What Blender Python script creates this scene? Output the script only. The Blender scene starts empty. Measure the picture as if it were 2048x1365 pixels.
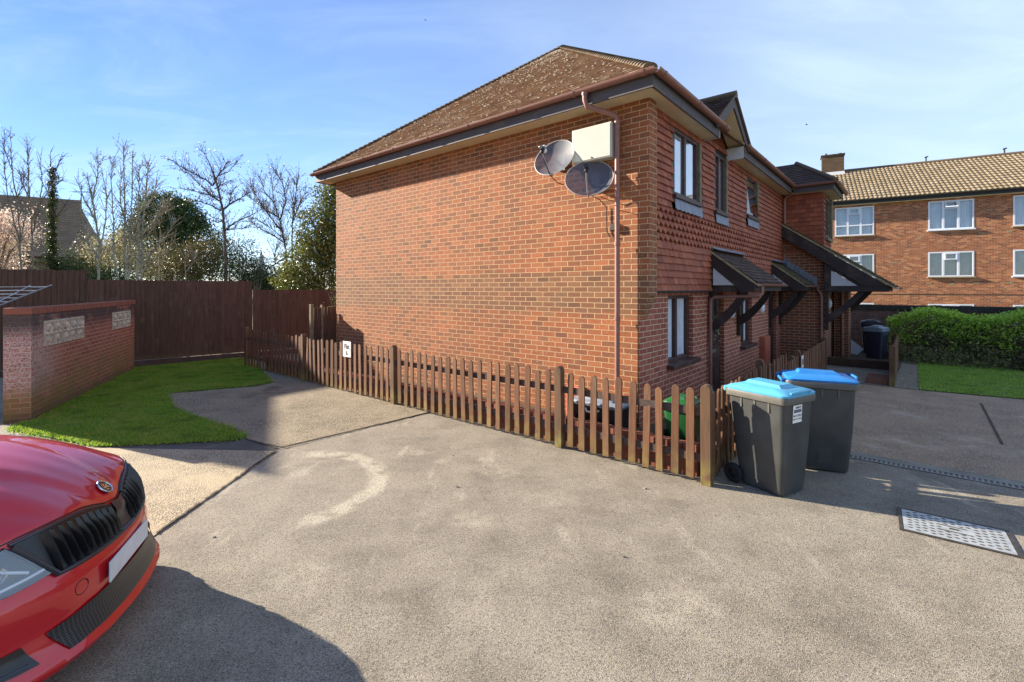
import bpy, bmesh, math, random
import numpy as np
from mathutils import Vector, Matrix
random.seed(7); RNG = np.random.default_rng(7)
R = math.radians
SC = bpy.context.scene
COL = SC.collection
PI = math.pi

# ------------------------------------------------------------------ helpers
def S(r, g, b):                                   # sRGB 0-255 -> linear rgba
    def f(c):
        c /= 255.0
        return c / 12.92 if c <= .04045 else ((c + .055) / 1.055) ** 2.4
    return (f(r), f(g), f(b), 1.0)

class MB:
    """collects faces; build() links them as ONE mesh object with metre-scaled UVs"""
    def __init__(s): s.v = []; s.f = []; s.uv = None
    def add(s, pts, faces):
        o = len(s.v); s.v += [tuple(p) for p in pts]; s.f += [tuple(i + o for i in f) for f in faces]; return s
    def poly(s, pts): return s.add(pts, [tuple(range(len(pts)))])
    def hexa(s, p):                               # 8 points: bottom 4 ccw, top 4 ccw
        return s.add(p, [(3, 2, 1, 0), (4, 5, 6, 7), (0, 1, 5, 4), (1, 2, 6, 5), (2, 3, 7, 6), (3, 0, 4, 7)])
    def box(s, x0, x1, y0, y1, z0, z1):
        return s.hexa([(x0, y0, z0), (x1, y0, z0), (x1, y1, z0), (x0, y1, z0), (x0, y0, z1), (x1, y0, z1), (x1, y1, z1), (x0, y1, z1)])
    def bar(s, a, b, w, h, up=(0, 0, 1)):         # rectangular bar from a to b
        a = Vector(a); b = Vector(b); d = (b - a).normalized(); u = Vector(up)
        sd = d.cross(u)
        if sd.length < 1e-4: sd = d.cross(Vector((1, 0, 0)))
        sd.normalize(); u = sd.cross(d); sd *= w / 2; u *= h / 2
        return s.hexa([a - sd - u, a + sd - u, b + sd - u, b - sd - u, a - sd + u, a + sd + u, b + sd + u, b - sd + u])
    def tube(s, pts, r, n=8, cap=True):
        pts = [Vector(p) for p in pts]; m = len(pts)
        rs = r if isinstance(r, (list, tuple)) else [r] * m
        o = len(s.v); prev = None
        for i, p in enumerate(pts):
            d = (pts[min(i + 1, m - 1)] - pts[max(i - 1, 0)])
            if d.length < 1e-9: d = Vector((0, 0, 1))
            d.normalize()
            if prev is None:
                a = d.cross(Vector((0, 0, 1)))
                if a.length < .05: a = d.cross(Vector((1, 0, 0)))
            else: a = prev - d * prev.dot(d)
            a.normalize(); prev = a; b = d.cross(a)
            for k in range(n):
                t = 2 * PI * k / n
                s.v.append(tuple(p + (a * math.cos(t) + b * math.sin(t)) * rs[i]))
        for i in range(m - 1):
            for k in range(n):
                k2 = (k + 1) % n
                s.f.append((o + i * n + k, o + i * n + k2, o + (i + 1) * n + k2, o + (i + 1) * n + k))
        if cap and n > 3:
            s.f.append(tuple(o + k for k in range(n))[::-1]); s.f.append(tuple(o + (m - 1) * n + k for k in range(n)))
        return s
    def prism(s, poly, fn, d0, d1):               # 2D polygon, fn(p,q,d) -> xyz, extruded d0..d1
        n = len(poly)
        P = [fn(p, q, d0) for p, q in poly] + [fn(p, q, d1) for p, q in poly]
        return s.add(P, [tuple(range(n))[::-1], tuple(range(n, 2 * n))] + [(i, (i + 1) % n, n + (i + 1) % n, n + i) for i in range(n)])
    def grid(s, rows, closed=False):              # list of rows of points
        n = len(rows[0]); o = len(s.v)
        for r in rows: s.v += [tuple(p) for p in r]
        for i in range(len(rows) - 1):
            for k in range(n if closed else n - 1):
                k2 = (k + 1) % n
                s.f.append((o + i * n + k, o + i * n + k2, o + (i + 1) * n + k2, o + (i + 1) * n + k))
        return s
    def lathe(s, prof, c=(0, 0, 0), n=24, axis='z'):
        rows = []
        for r, h in prof:
            row = []
            for k in range(n):
                t = 2 * PI * k / n; a, b = r * math.cos(t), r * math.sin(t)
                p = (a, b, h) if axis == 'z' else ((h, a, b) if axis == 'x' else (b, h, a))
                row.append((c[0] + p[0], c[1] + p[1], c[2] + p[2]))
            rows.append(row)
        return s.grid(rows, True)
    def build(s, name, mat, parent=None, smooth=False, bevel=0.0, fix=True, angle=40):
        me = bpy.data.meshes.new(name)
        me.from_pydata(s.v, [], s.f)
        if fix:
            bm = bmesh.new(); bm.from_mesh(me)
            bmesh.ops.recalc_face_normals(bm, faces=bm.faces); bm.to_mesh(me); bm.free()
        me.update(); box_uv(me)
        me.materials.append(mat)
        if smooth:
            me.polygons.foreach_set('use_smooth', [True] * len(me.polygons))
            try: me.set_sharp_from_angle(angle=R(angle))
            except Exception: pass
        o = bpy.data.objects.new(name, me); COL.objects.link(o)
        if parent is not None: o.parent = parent
        if bevel:
            m = o.modifiers.new('edge', 'BEVEL'); m.width = bevel; m.segments = 2; m.limit_method = 'ANGLE'; m.angle_limit = R(35)
        return o

def box_uv(me):
    n = len(me.loops)
    if n == 0: return
    uvl = me.uv_layers.new(name='uv')
    co = np.empty(len(me.vertices) * 3); me.vertices.foreach_get('co', co); co = co.reshape(-1, 3)
    li = np.empty(n, dtype=np.int64); me.loops.foreach_get('vertex_index', li)
    nf = len(me.polygons)
    nr = np.empty(nf * 3); me.polygons.foreach_get('normal', nr); nr = nr.reshape(-1, 3)
    lt = np.empty(nf, dtype=np.int64); me.polygons.foreach_get('loop_total', lt)
    an = np.repeat(np.abs(nr), lt, axis=0)
    c = co[li]; d = an.argmax(axis=1)
    u = np.where(d == 0, c[:, 1], c[:, 0]); v = np.where(d == 2, c[:, 1], c[:, 2])
    uvl.data.foreach_set('uv', np.stack([u, v], 1).ravel())

def tag(o, label=None, cat=None, group=None, kind=None):
    if label: o['label'] = label
    if cat: o['category'] = cat
    if group: o['group'] = group
    if kind: o['kind'] = kind
    return o
def thing(name, label, cat, loc=(0, 0, 0), rz=0.0, group=None):
    o = bpy.data.objects.new(name, None); COL.objects.link(o); o.empty_display_size = .2
    o.location = loc; o.rotation_euler = (0, 0, rz)
    return tag(o, label, cat, group)
def struct(o): o['kind'] = 'structure'; return o
def copy_tree(o, parent=None):
    c = o.copy(); COL.objects.link(c)
    if parent is not None: c.parent = parent
    for ch in list(o.children): copy_tree(ch, c)
    return c

# the place's grid: house corner, direction along its gable wall (Y) and along its front (X)
HO = (1.679, 6.3); HA = math.atan2(.765, .644)
ca, sa = math.cos(HA), math.sin(HA)
def HL(x, y, z=0.0): return (HO[0] + x * ca - y * sa, HO[1] + x * sa + y * ca, z)
def wall_cells(mb, u0, u1, v0, v1, holes, fn):
    us = sorted({u0, u1, *[h[0] for h in holes], *[h[1] for h in holes]}); vs = sorted({v0, v1, *[h[2] for h in holes], *[h[3] for h in holes]})
    us = [u for u in us if u0 <= u <= u1]; vs = [v for v in vs if v0 <= v <= v1]
    for i in range(len(us) - 1):
        for j in range(len(vs) - 1):
            a, b, c, d = us[i], us[i + 1], vs[j], vs[j + 1]; mu, mv = (a + b) / 2, (c + d) / 2
            if any(h[0] < mu < h[1] and h[2] < mv < h[3] for h in holes): continue
            mb.poly([fn(a, c), fn(b, c), fn(b, d), fn(a, d)])

# ------------------------------------------------------------------ materials
class NT:
    def __init__(s, name):
        s.m = bpy.data.materials.new(name); s.m.use_nodes = True
        s.t = s.m.node_tree; s.n = s.t.nodes; s.l = s.t.links
        s.b = s.n['Principled BSDF']; s.out = s.n['Material Output']
    def new(s, typ, **kw):
        nd = s.n.new(typ)
        for k, v in kw.items(): setattr(nd, k, v)
        return nd
    def link(s, a, b): s.l.new(a, b)
    def setp(s, **kw):
        for k, v in kw.items(): s.b.inputs[k.replace('_', ' ')].default_value = v
    def coord(s, kind='Object'):
        return s.new('ShaderNodeTexCoord').outputs[kind]
    def mapping(s, vec, scale=(1, 1, 1), loc=(0, 0, 0), rot=(0, 0, 0)):
        m = s.new('ShaderNodeMapping'); s.link(vec, m.inputs[0]); m.inputs['Scale'].default_value = scale; m.inputs['Location'].default_value = loc; m.inputs['Rotation'].default_value = rot
        return m.outputs[0]
    def noise(s, vec, scale, detail=4, rough=.55, dist=0.0):
        n = s.new('ShaderNodeTexNoise'); s.link(vec, n.inputs['Vector']); n.inputs['Scale'].default_value = scale; n.inputs['Detail'].default_value = detail; n.inputs['Roughness'].default_value = rough; n.inputs['Distortion'].default_value = dist
        return n.outputs['Fac']
    def voro(s, vec, scale, feature='F1', out='Distance', rnd=1.0):
        n = s.new('ShaderNodeTexVoronoi', feature=feature); s.link(vec, n.inputs['Vector']); n.inputs['Scale'].default_value = scale; n.inputs['Randomness'].default_value = rnd
        return n.outputs[out]
    def ramp(s, fac, stops, interp='LINEAR'):
        r = s.new('ShaderNodeValToRGB'); s.link(fac, r.inputs[0]); cr = r.color_ramp; cr.interpolation = interp
        while len(cr.elements) > 1: cr.elements.remove(cr.elements[-1])
        for i, (p, c) in enumerate(stops):
            if not isinstance(c, (tuple, list)): c = (c, c, c, 1)
            e = cr.elements[0] if i == 0 else cr.elements.new(p)
            e.position = p; e.color = c
        return r.outputs[0]
    def mix(s, fac, a, b, mode='MIX'):
        m = s.new('ShaderNodeMix', data_type='RGBA', blend_type=mode, clamp_factor=True)
        for sock, v in ((m.inputs[0], fac), (m.inputs[6], a), (m.inputs[7], b)):
            if hasattr(v, 'is_output'): s.link(v, sock)
            else: sock.default_value = v
        return m.outputs[2]
    def math(s, op, a, b=None, c=None, clamp=False):
        m = s.new('ShaderNodeMath', operation=op, use_clamp=clamp)
        for i, v in enumerate((a, b, c)):
            if v is None: continue
            if hasattr(v, 'is_output'): s.link(v, m.inputs[i])
            else: m.inputs[i].default_value = v
        return m.outputs[0]
    def range(s, v, a, b, c=0.0, d=1.0, smooth=True):
        m = s.new('ShaderNodeMapRange', interpolation_type='SMOOTHSTEP' if smooth else 'LINEAR'); s.link(v, m.inputs[0])
        for i, x in enumerate((a, b, c, d)): m.inputs[1 + i].default_value = x
        return m.outputs[0]
    def bump(s, h, strength=.5, dist=.01, prev=None):
        b = s.new('ShaderNodeBump'); s.link(h, b.inputs['Height']); b.inputs['Strength'].default_value = strength; b.inputs['Distance'].default_value = dist
        if prev is not None: s.link(prev, b.inputs['Normal'])
        s.link(b.outputs[0], s.b.inputs['Normal']); return b.outputs[0]
    def color(s, c):
        if hasattr(c, 'is_output'): s.link(c, s.b.inputs['Base Color'])
        else: s.b.inputs['Base Color'].default_value = c
    def sep(s, vec):
        n = s.new('ShaderNodeSeparateXYZ'); s.link(vec, n.inputs[0]); return n.outputs
    def island(s): return s.new('ShaderNodeNewGeometry').outputs['Random Per Island']

def plain(name, c, rough=.6, metal=0.0, var=.12, nscale=12, bump=0.0, bscale=60, **kw):
    t = NT(name); p = t.coord()
    n = t.noise(p, nscale, 5)
    dark = tuple(x * (1 - var * 1.6) for x in c[:3]) + (1,); lite = tuple(min(1, x * (1 + var)) for x in c[:3]) + (1,)
    t.color(t.ramp(n, [(.3, dark), (.7, lite)])); t.setp(Roughness=rough, Metallic=metal, **kw)
    if bump: t.bump(t.noise(p, bscale, 4), bump, .004)
    return t.m

def brick(name, pal, mortar, bw=.225, bh=.075, ms=.0055, band=None, stain=None, spots=0.0, rough=.85):
    t = NT(name); uv = t.coord('UV'); pos = t.coord()
    wob = t.new('ShaderNodeVectorMath', operation='MULTIPLY_ADD')
    nz = t.new('ShaderNodeTexNoise'); t.link(uv, nz.inputs['Vector']); nz.inputs['Scale'].default_value = 9
    sb = t.new('ShaderNodeVectorMath', operation='SUBTRACT'); t.link(nz.outputs['Color'], sb.inputs[0]); sb.inputs[1].default_value = (.5, .5, .5)
    t.link(sb.outputs[0], wob.inputs[0]); wob.inputs[1].default_value = (.008, .008, 0); t.link(uv, wob.inputs[2])
    b = t.new('ShaderNodeTexBrick', offset=.5); t.link(wob.outputs[0], b.inputs['Vector'])
    for k, v in (('Scale', 1.0), ('Mortar Size', ms), ('Mortar Smooth', .25), ('Brick Width', bw), ('Row Height', bh), ('Bias', 0.0)): b.inputs[k].default_value = v
    b.inputs['Color1'].default_value = (0, 0, 0, 1); b.inputs['Color2'].default_value = (1, 1, 1, 1); b.inputs['Mortar'].default_value = (.5, .5, .5, 1)
    v = b.outputs['Color']; n = len(pal)
    big = t.noise(uv, .9, 3)
    v2 = t.math('ADD', t.math('MULTIPLY', v, .8), t.math('MULTIPLY', t.range(big, .3, .7, 0, 1), .2))
    col = t.ramp(v2, [(i / (n - 1) if n > 1 else 0, c) for i, c in enumerate(pal)])
    mott = t.noise(uv, 34, 4, .65)
    col = t.mix(t.range(mott, .48, .75, 0, .45), col, tuple(x * .45 for x in pal[0][:3]) + (1,))
    col = t.mix(t.range(t.noise(uv, 70, 2), .6, .75, 0, .30), col, tuple(min(1, x * 1.9 + .03) for x in pal[-1][:3]) + (1,))
    if spots:
        vd = t.voro(uv, 24); area = t.range(t.noise(uv, .7, 3), .45, .62, 0, 1)
        sp = t.math('MULTIPLY', t.range(vd, .12, .26, 1, 0), area)
        col = t.mix(t.math('MULTIPLY', sp, spots), col, S(205, 175, 150))
    if band:
        z0, z1, z2, bc = band
        z = t.math('ADD', t.sep(uv)[1], t.math('MULTIPLY', t.math('SUBTRACT', v, .5), .12))
        f = t.math('MULTIPLY', t.range(z, z0, z0 + .05), t.range(z, z1, z2, 1, 0))
        col = t.mix(t.math('MULTIPLY', f, .62), col, t.mix(v, bc[0], bc[1]))
    drift = t.noise(t.mapping(uv, (1, .35, 1)), .55, 4, .6)
    col = t.mix(t.range(drift, .35, .65, 0, .30), col, tuple(x * .62 for x in pal[1][:3]) + (1,))
    mcol = t.mix(t.noise(uv, 25, 3), tuple(x * .75 for x in mortar[:3]) + (1,), mortar)
    col = t.mix(b.outputs['Fac'], col, mcol)
    if stain: col = stain(t, uv, pos, col)
    t.color(col); t.setp(Roughness=rough)
    h = t.math('SUBTRACT', t.math('MULTIPLY', mott, .25), b.outputs['Fac'])
    t.bump(h, .55, .008)
    return t.m

def tiles(name, pal, rough=.8, moss=None, mscale=3, mlo=.55, mhi=.7, bump=.3):
    t = NT(name); p = t.coord(); r = t.island(); n = len(pal)
    col = t.ramp(r, [(i / (n - 1), c) for i, c in enumerate(pal)])
    nn = t.noise(p, 30, 5, .65)
    col = t.mix(t.range(nn, .45, .75, 0, .5), col, tuple(x * .5 for x in pal[0][:3]) + (1,))
    if moss:
        m = t.math('MULTIPLY', t.range(t.noise(p, mscale, 5, .7), mlo, mhi), t.range(t.noise(p, 28, 3), .42, .56))
        col = t.mix(m, col, moss)
    t.color(col); t.setp(Roughness=rough); t.bump(nn, bump, .006)
    return t.m

def leafmat(name, pal, trans=.35, rough=.45, gloss=.4, patch=None):
    t = NT(name); r = t.island(); n = len(pal)
    col = t.ramp(r, [(i / (n - 1), c) for i, c in enumerate(pal)])
    if patch:
        p = t.coord(); f = t.math('MULTIPLY', t.range(t.noise(p, 1.6, 5, .7), .44, .66), t.range(t.noise(p, 9, 3), .35, .6))
        col = t.mix(t.math('MULTIPLY', f, .75), col, patch[0])
        col = t.mix(t.math('MULTIPLY', t.range(t.noise(t.mapping(p, (1, 1, 1), (7, 3, 0)), 2.3, 4, .6), .5, .68), .6), col, patch[1])
    t.color(col); t.setp(Roughness=rough); t.b.inputs['Specular IOR Level'].default_value = gloss
    tr = t.new('ShaderNodeBsdfTranslucent'); t.link(col, tr.inputs[0])
    mx = t.new('ShaderNodeMixShader'); mx.inputs[0].default_value = trans
    t.link(t.b.outputs[0], mx.inputs[1]); t.link(tr.outputs[0], mx.inputs[2]); t.link(mx.outputs[0], t.out.inputs[0])
    return t.m

def wood(name, c, rough=.75, grain=(60, 60, 4), green=0.0, var=.35, dark=.45):
    t = NT(name); p0 = t.coord(); oi = t.new('ShaderNodeObjectInfo').outputs['Random']
    r = t.math('FRACT', t.math('ADD', t.island(), oi))
    va = t.new('ShaderNodeVectorMath', operation='ADD'); t.link(p0, va.inputs[0])
    cx = t.new('ShaderNodeCombineXYZ'); t.link(t.math('MULTIPLY', r, 37.0), cx.inputs[0]); t.link(t.math('MULTIPLY', r, 11.0), cx.inputs[2]); t.link(cx.outputs[0], va.inputs[1])
    p = va.outputs[0]
    g = t.noise(t.mapping(p, grain), 1.0, 6, .6, .6)
    w = t.noise(p, 3, 3)
    a = tuple(x * dark for x in c[:3]) + (1,); b = tuple(min(1, x * 1.35) for x in c[:3]) + (1,)
    col = t.ramp(g, [(.25, a), (.55, c), (.8, b)])
    col = t.mix(t.math('MULTIPLY', t.math('SUBTRACT', r, .5, clamp=True), var * 2), col, tuple(x * .5 for x in c[:3]) + (1,))
    col = t.mix(t.range(w, .5, .8, 0, .35), col, S(120, 105, 90))
    if green:
        z = t.sep(p0)[2]
        f = t.math('MULTIPLY', t.range(z, .03, .33, 1, 0), t.range(t.noise(p, 9, 4), .3, .65))
        col = t.mix(t.math('MULTIPLY', f, green), col, S(140, 130, 62))
    t.color(col); t.setp(Roughness=rough); t.bump(g, .4, .004)
    return t.m

def glassmat(name, tint=(.02, .025, .03, 1), k=2.8):
    t = NT(name)
    gl = t.new('ShaderNodeBsdfGlossy'); gl.inputs['Roughness'].default_value = .015; gl.inputs['Color'].default_value = (.95, .97, 1, 1)
    tr = t.new('ShaderNodeBsdfTransparent'); tr.inputs[0].default_value = tint
    ge = t.new('ShaderNodeNewGeometry'); dt = t.new('ShaderNodeVectorMath', operation='DOT_PRODUCT'); t.link(ge.outputs['Incoming'], dt.inputs[0]); t.link(ge.outputs['Normal'], dt.inputs[1])
    sch = t.math('POWER', t.math('SUBTRACT', 1.0, t.math('ABSOLUTE', dt.outputs['Value']), clamp=True), 5.0)
    f = t.math('ADD', t.math('MULTIPLY', sch, .93), .045); f = t.math('MULTIPLY', f, k, clamp=True)
    mx = t.new('ShaderNodeMixShader'); t.link(f, mx.inputs[0]); t.link(tr.outputs[0], mx.inputs[1]); t.link(gl.outputs[0], mx.inputs[2]); t.link(mx.outputs[0], t.out.inputs[0])
    n = t.noise(t.coord(), 1.3, 2)
    bp = t.new('ShaderNodeBump'); bp.inputs['Strength'].default_value = .02; t.link(n, bp.inputs['Height']); t.link(bp.outputs[0], gl.inputs['Normal'])
    return t.m

M = {}
def palette_brick():
    return [S(98, 64, 42), S(146, 84, 48), S(164, 92, 50), S(124, 76, 48), S(164, 100, 60), S(174, 96, 52)]
# ------------------------------------------------------------------ materials used
M['brick'] = brick('gable_brick', palette_brick(), S(202, 164, 120), ms=.006, band=(1.62, 2.22, 2.28, (S(92, 66, 46), S(124, 94, 64))), spots=.5)
M['brick_front'] = brick('front_brick', [S(128, 68, 54), S(160, 88, 66), S(146, 78, 60), S(176, 102, 76), S(136, 74, 62)], S(222, 194, 162))
M['brick_wing'] = brick('wing_brick', [S(104, 62, 46), S(134, 78, 54), S(120, 72, 52), S(150, 84, 58), S(110, 72, 54)], S(206, 178, 138))
M['brick_flats'] = brick('flats_brick', [S(90, 60, 48), S(178, 104, 66), S(152, 84, 54), S(206, 140, 94), S(118, 74, 56), S(170, 94, 58)], S(184, 152, 120), ms=.007, spots=.0)
M['brick_chimney'] = brick('chimney_brick', [S(72, 58, 42), S(104, 80, 54), S(86, 64, 46)], S(110, 96, 74))
M['brick_edge'] = brick('edging_brick', [S(120, 66, 44), S(150, 84, 52), S(132, 70, 46)], S(120, 96, 76))
def yard_stain(t, uv, pos, col):
    p = t.sep(pos)
    z = p[2]; x = p[0]                                              # x runs along the wall from its near end
    n = t.noise(pos, 2.2, 5, .65); fine = t.noise(pos, 55, 3, .6)
    lich = t.math('MULTIPLY', t.math('MULTIPLY', t.range(x, .2, 1.3, 1, 0), t.range(z, .25, .6)), t.range(t.noise(pos, 38, 4, .7), .40, .58))
    col = t.mix(t.math('MULTIPLY', lich, .62), col, S(198, 190, 186))
    soot = t.math('MULTIPLY', t.range(z, 1.15, 1.5), t.range(n, .30, .52))
    col = t.mix(t.math('MULTIPLY', soot, .85), col, S(48, 42, 40))
    alg = t.math('MULTIPLY', t.range(z, .15, 1.1, 1, 0), t.range(n, .32, .56))
    col = t.mix(t.math('MULTIPLY', alg, .75), col, S(122, 106, 54))
    return t.mix(t.math('MULTIPLY', t.range(z, .0, .28, 1, 0), .55), col, S(58, 56, 36))
M['brick_yard'] = brick('yard_brick', [S(132, 70, 56), S(160, 90, 72), S(172, 104, 82), S(144, 78, 62)], S(200, 174, 146), stain=yard_stain)
def old_stain(t, uv, pos, col):
    n = t.noise(pos, 3, 6, .7)
    return t.mix(t.range(n, .4, .65, 0, .6), col, S(150, 128, 118))
M['brick_old'] = brick('old_brick', [S(110, 74, 58), S(146, 96, 76), S(120, 88, 74), S(94, 70, 60)], S(150, 138, 124), stain=old_stain)
M['coping'] = tiles('coping_brick', [S(132, 78, 58), S(148, 90, 68), S(140, 82, 60)])
M['old_coping'] = plain('old_coping', S(70, 64, 54), .9, var=.3, nscale=8, bump=.5)
M['tile_hang'] = tiles('hanging_tiles', [S(132, 70, 48), S(158, 86, 58), S(146, 78, 52), S(174, 98, 66), S(152, 84, 58)], .75)
M['roof_tile'] = tiles('roof_tiles', [S(142, 114, 90), S(162, 132, 104), S(150, 122, 96), S(170, 140, 112)], .9, moss=S(176, 158, 134), mscale=1.6, mlo=.46, mhi=.66)
M['moss'] = plain('roof_moss', S(166, 148, 126), .95, var=.3, nscale=30, bump=.6, bscale=120)
M['bonnet_tile'] = tiles('hip_tiles', [S(84, 70, 56), S(104, 88, 68), S(118, 100, 76)], .9, moss=S(120, 110, 78), mscale=5)
M['roof_dark'] = tiles('dark_roof_tiles', [S(74, 58, 54), S(92, 72, 66), S(84, 66, 60), S(66, 54, 50)], .85, moss=S(98, 88, 62), mscale=2.2)
M['roof_moss_dark'] = tiles('mossy_roof_tiles', [S(66, 56, 44), S(84, 74, 56), S(74, 64, 50)], .9, moss=S(100, 96, 52), mscale=4, mlo=.4, mhi=.6)
M['roof_old'] = tiles('old_roof_tiles', [S(112, 94, 76), S(132, 112, 90), S(122, 102, 82)], .9, moss=S(128, 120, 80), mscale=2)
M['roof_flats'] = tiles('concrete_tiles', [S(128, 112, 88), S(148, 130, 102), S(136, 118, 92), S(156, 138, 112)], .85, moss=S(120, 104, 66), mscale=.8)
M['verge'] = plain('verge_mortar', S(160, 146, 110), .9, var=.25, nscale=20, bump=.4)
M['upvc_brown'] = plain('brown_gutter_plastic', S(142, 98, 84), .45, var=.08)
M['fascia'] = wood('grey_brown_fascia', S(86, 78, 78), .7, (4, 4, 60), var=.1, dark=.7)
M['soffit'] = plain('cream_soffit', S(214, 196, 160), .7, var=.05, nscale=3)
M['pale_board'] = plain('pale_board', S(196, 198, 200), .6, var=.05)
M['dark_timber'] = wood('dark_stained_timber', S(50, 38, 36), .65, (8, 8, 60), var=.15, dark=.6)
M['frame_brown'] = wood('brown_window_frame', S(74, 48, 42), .5, (20, 20, 50), var=.1, dark=.7)
M['lead'] = plain('lead_flashing', S(132, 138, 150), .55, .25, var=.15, nscale=9, bump=.2)
M['jamb'] = plain('weathered_jamb', S(120, 112, 88), .85, var=.25, nscale=14, bump=.3)
M['glass'] = glassmat('window_glass', (.80, .84, .84, 1))
M['glass_low'] = glassmat('clear_window_glass', (.97, .98, .98, 1), k=1.0)
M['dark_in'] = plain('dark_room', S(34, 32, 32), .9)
M['curtain'] = plain('net_curtain', S(226, 230, 236), .9, var=.06, nscale=5)
M['blind'] = plain('vertical_blind', S(168, 180, 176), .9, var=.1, nscale=5)
M['door'] = wood('dark_brown_door', S(64, 38, 34), .45, (10, 10, 60), var=.1, dark=.7)
M['white_pl'] = plain('white_plastic', S(226, 228, 230), .35, var=.03)
M['upvc'] = plain('white_window_plastic', S(224, 228, 236), .35, var=.03)
M['lamp_white'] = plain('opal_lamp_cover', S(222, 224, 226), .3, var=.02)
M['terracotta'] = plain('terracotta_cabinet', S(178, 96, 70), .55, var=.05)
M['grey_box'] = plain('grey_cabinet', S(196, 194, 178), .5, var=.04, nscale=4)
M['black'] = plain('black_plastic', S(30, 30, 32), .45, var=.15)
M['rubber'] = plain('tyre_rubber', S(26, 26, 27), .8, var=.2, bump=.2)
M['metal'] = plain('galvanised_metal', S(170, 172, 172), .35, .8, var=.12, nscale=18)
M['steel_dark'] = plain('dark_steel', S(80, 72, 64), .55, .5, var=.3, nscale=30)
M['fence'] = wood('brown_picket_wood', S(118, 78, 50), .8, (30, 30, 3), green=.42, var=.5)
M['post'] = wood('brown_post_wood', S(106, 76, 50), .8, (26, 26, 2.5), green=.8, var=.2)
M['rail'] = wood('brown_rail_wood', S(76, 58, 50), .8, (5, 30, 30), var=.2)
M['closeboard'] = wood('dark_closeboard_wood', S(92, 64, 48), .8, (26, 26, 2), green=.35, var=.45)
M['concrete_post'] = plain('concrete_post', S(132, 118, 92), .9, var=.2, bump=.3)
M['sleeper'] = wood('sleeper_wood', S(84, 62, 44), .85, (3, 30, 30), var=.2)
M['bark'] = plain('grey_bark', S(136, 128, 110), .9, var=.3, nscale=9, bump=.5)
M['bark_dark'] = plain('dark_bark', S(98, 86, 76), .9, var=.3, nscale=9, bump=.5)
M['bark_green'] = plain('greenish_bark', S(158, 154, 130), .9, var=.25, nscale=9, bump=.4)
M['bud'] = leafmat('leaf_buds', [S(74, 58, 44), S(104, 84, 52), S(128, 108, 60)], .3)
M['leaf_dark'] = leafmat('dark_evergreen_leaves', [S(48, 64, 36), S(66, 86, 46), S(80, 102, 54), S(100, 116, 64)], .25)
M['leaf_holly'] = leafmat('glossy_holly_leaves', [S(54, 66, 28), S(84, 96, 36), S(120, 126, 52), S(150, 146, 70), S(72, 84, 34)], .3, .3, .7)
M['leaf_pale'] = leafmat('pale_blossom_shrub_leaves', [S(112, 108, 68), S(160, 150, 108), S(200, 190, 150), S(104, 104, 62)], .35)
M['leaf_olive'] = leafmat('olive_shrub_leaves', [S(62, 62, 36), S(88, 82, 46), S(112, 100, 56), S(70, 72, 42)], .3)
M['leaf_ivy'] = leafmat('ivy_leaves', [S(44, 58, 28), S(66, 80, 36), S(84, 96, 44)], .3)
M['petal'] = leafmat('magnolia_petals', [S(216, 192, 176), S(232, 212, 198), S(200, 172, 154), S(242, 228, 214)], .45)
M['leaf_hedge'] = leafmat('fresh_hedge_leaves', [S(118, 152, 54), S(150, 188, 60), S(182, 216, 74), S(206, 230, 104), S(134, 168, 58)], .45)
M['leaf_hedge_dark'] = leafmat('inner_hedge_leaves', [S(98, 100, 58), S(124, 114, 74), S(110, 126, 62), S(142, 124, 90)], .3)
M['twig'] = plain('hedge_twigs', S(84, 70, 54), .9, var=.3)
M['grass_l'] = leafmat('lawn_grass', [S(110, 146, 46), S(132, 168, 52), S(152, 184, 62), S(120, 154, 50), S(170, 186, 86)], .45, patch=(S(184, 178, 92), S(84, 116, 44)))
M['grass_r'] = leafmat('mown_grass', [S(124, 160, 58), S(146, 184, 68), S(166, 200, 80), S(184, 204, 106)], .45, patch=(S(168, 176, 92), S(90, 126, 50)))
M['bin_grey'] = plain('grey_bin_plastic', S(66, 67, 65), .42, var=.2, nscale=4, bump=.1, bscale=200)
M['bin_lip'] = plain('grey_bin_rim', S(92, 88, 80), .5, var=.08)
M['lid_cyan'] = plain('light_blue_lid', S(88, 168, 200), .42, var=.05)
M['lid_blue'] = plain('blue_lid', S(44, 124, 192), .42, var=.05)
M['bin_green'] = plain('green_bin_plastic', S(28, 92, 44), .42, var=.06)
M['bin_navy'] = plain('dark_navy_bin_plastic', S(40, 38, 54), .45, var=.08)
M['lid_grey'] = plain('grey_lid', S(122, 132, 146), .45, var=.06)
M['sign_white'] = plain('white_sign', S(232, 230, 222), .5, var=.02)
M['ink'] = plain('dark_lettering', S(38, 38, 42), .7, var=.02)
M['ink_blue'] = plain('grey_lettering', S(96, 100, 112), .6, var=.02)
M['screenblock'] = plain('concrete_screen_block', S(194, 182, 164), .9, var=.25, nscale=14, bump=.5)
M['stone'] = plain('loose_stone', S(150, 138, 120), .9, var=.3, nscale=40, bump=.5)
M['leafdead'] = leafmat('dead_leaves', [S(84, 62, 40), S(120, 92, 56)], .2)
M['spire'] = plain('spire_stone', S(190, 184, 184), .9, var=.1, nscale=1)
M['step_brick'] = brick('step_brick', [S(120, 74, 58), S(140, 88, 68)], S(120, 104, 90))

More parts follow.
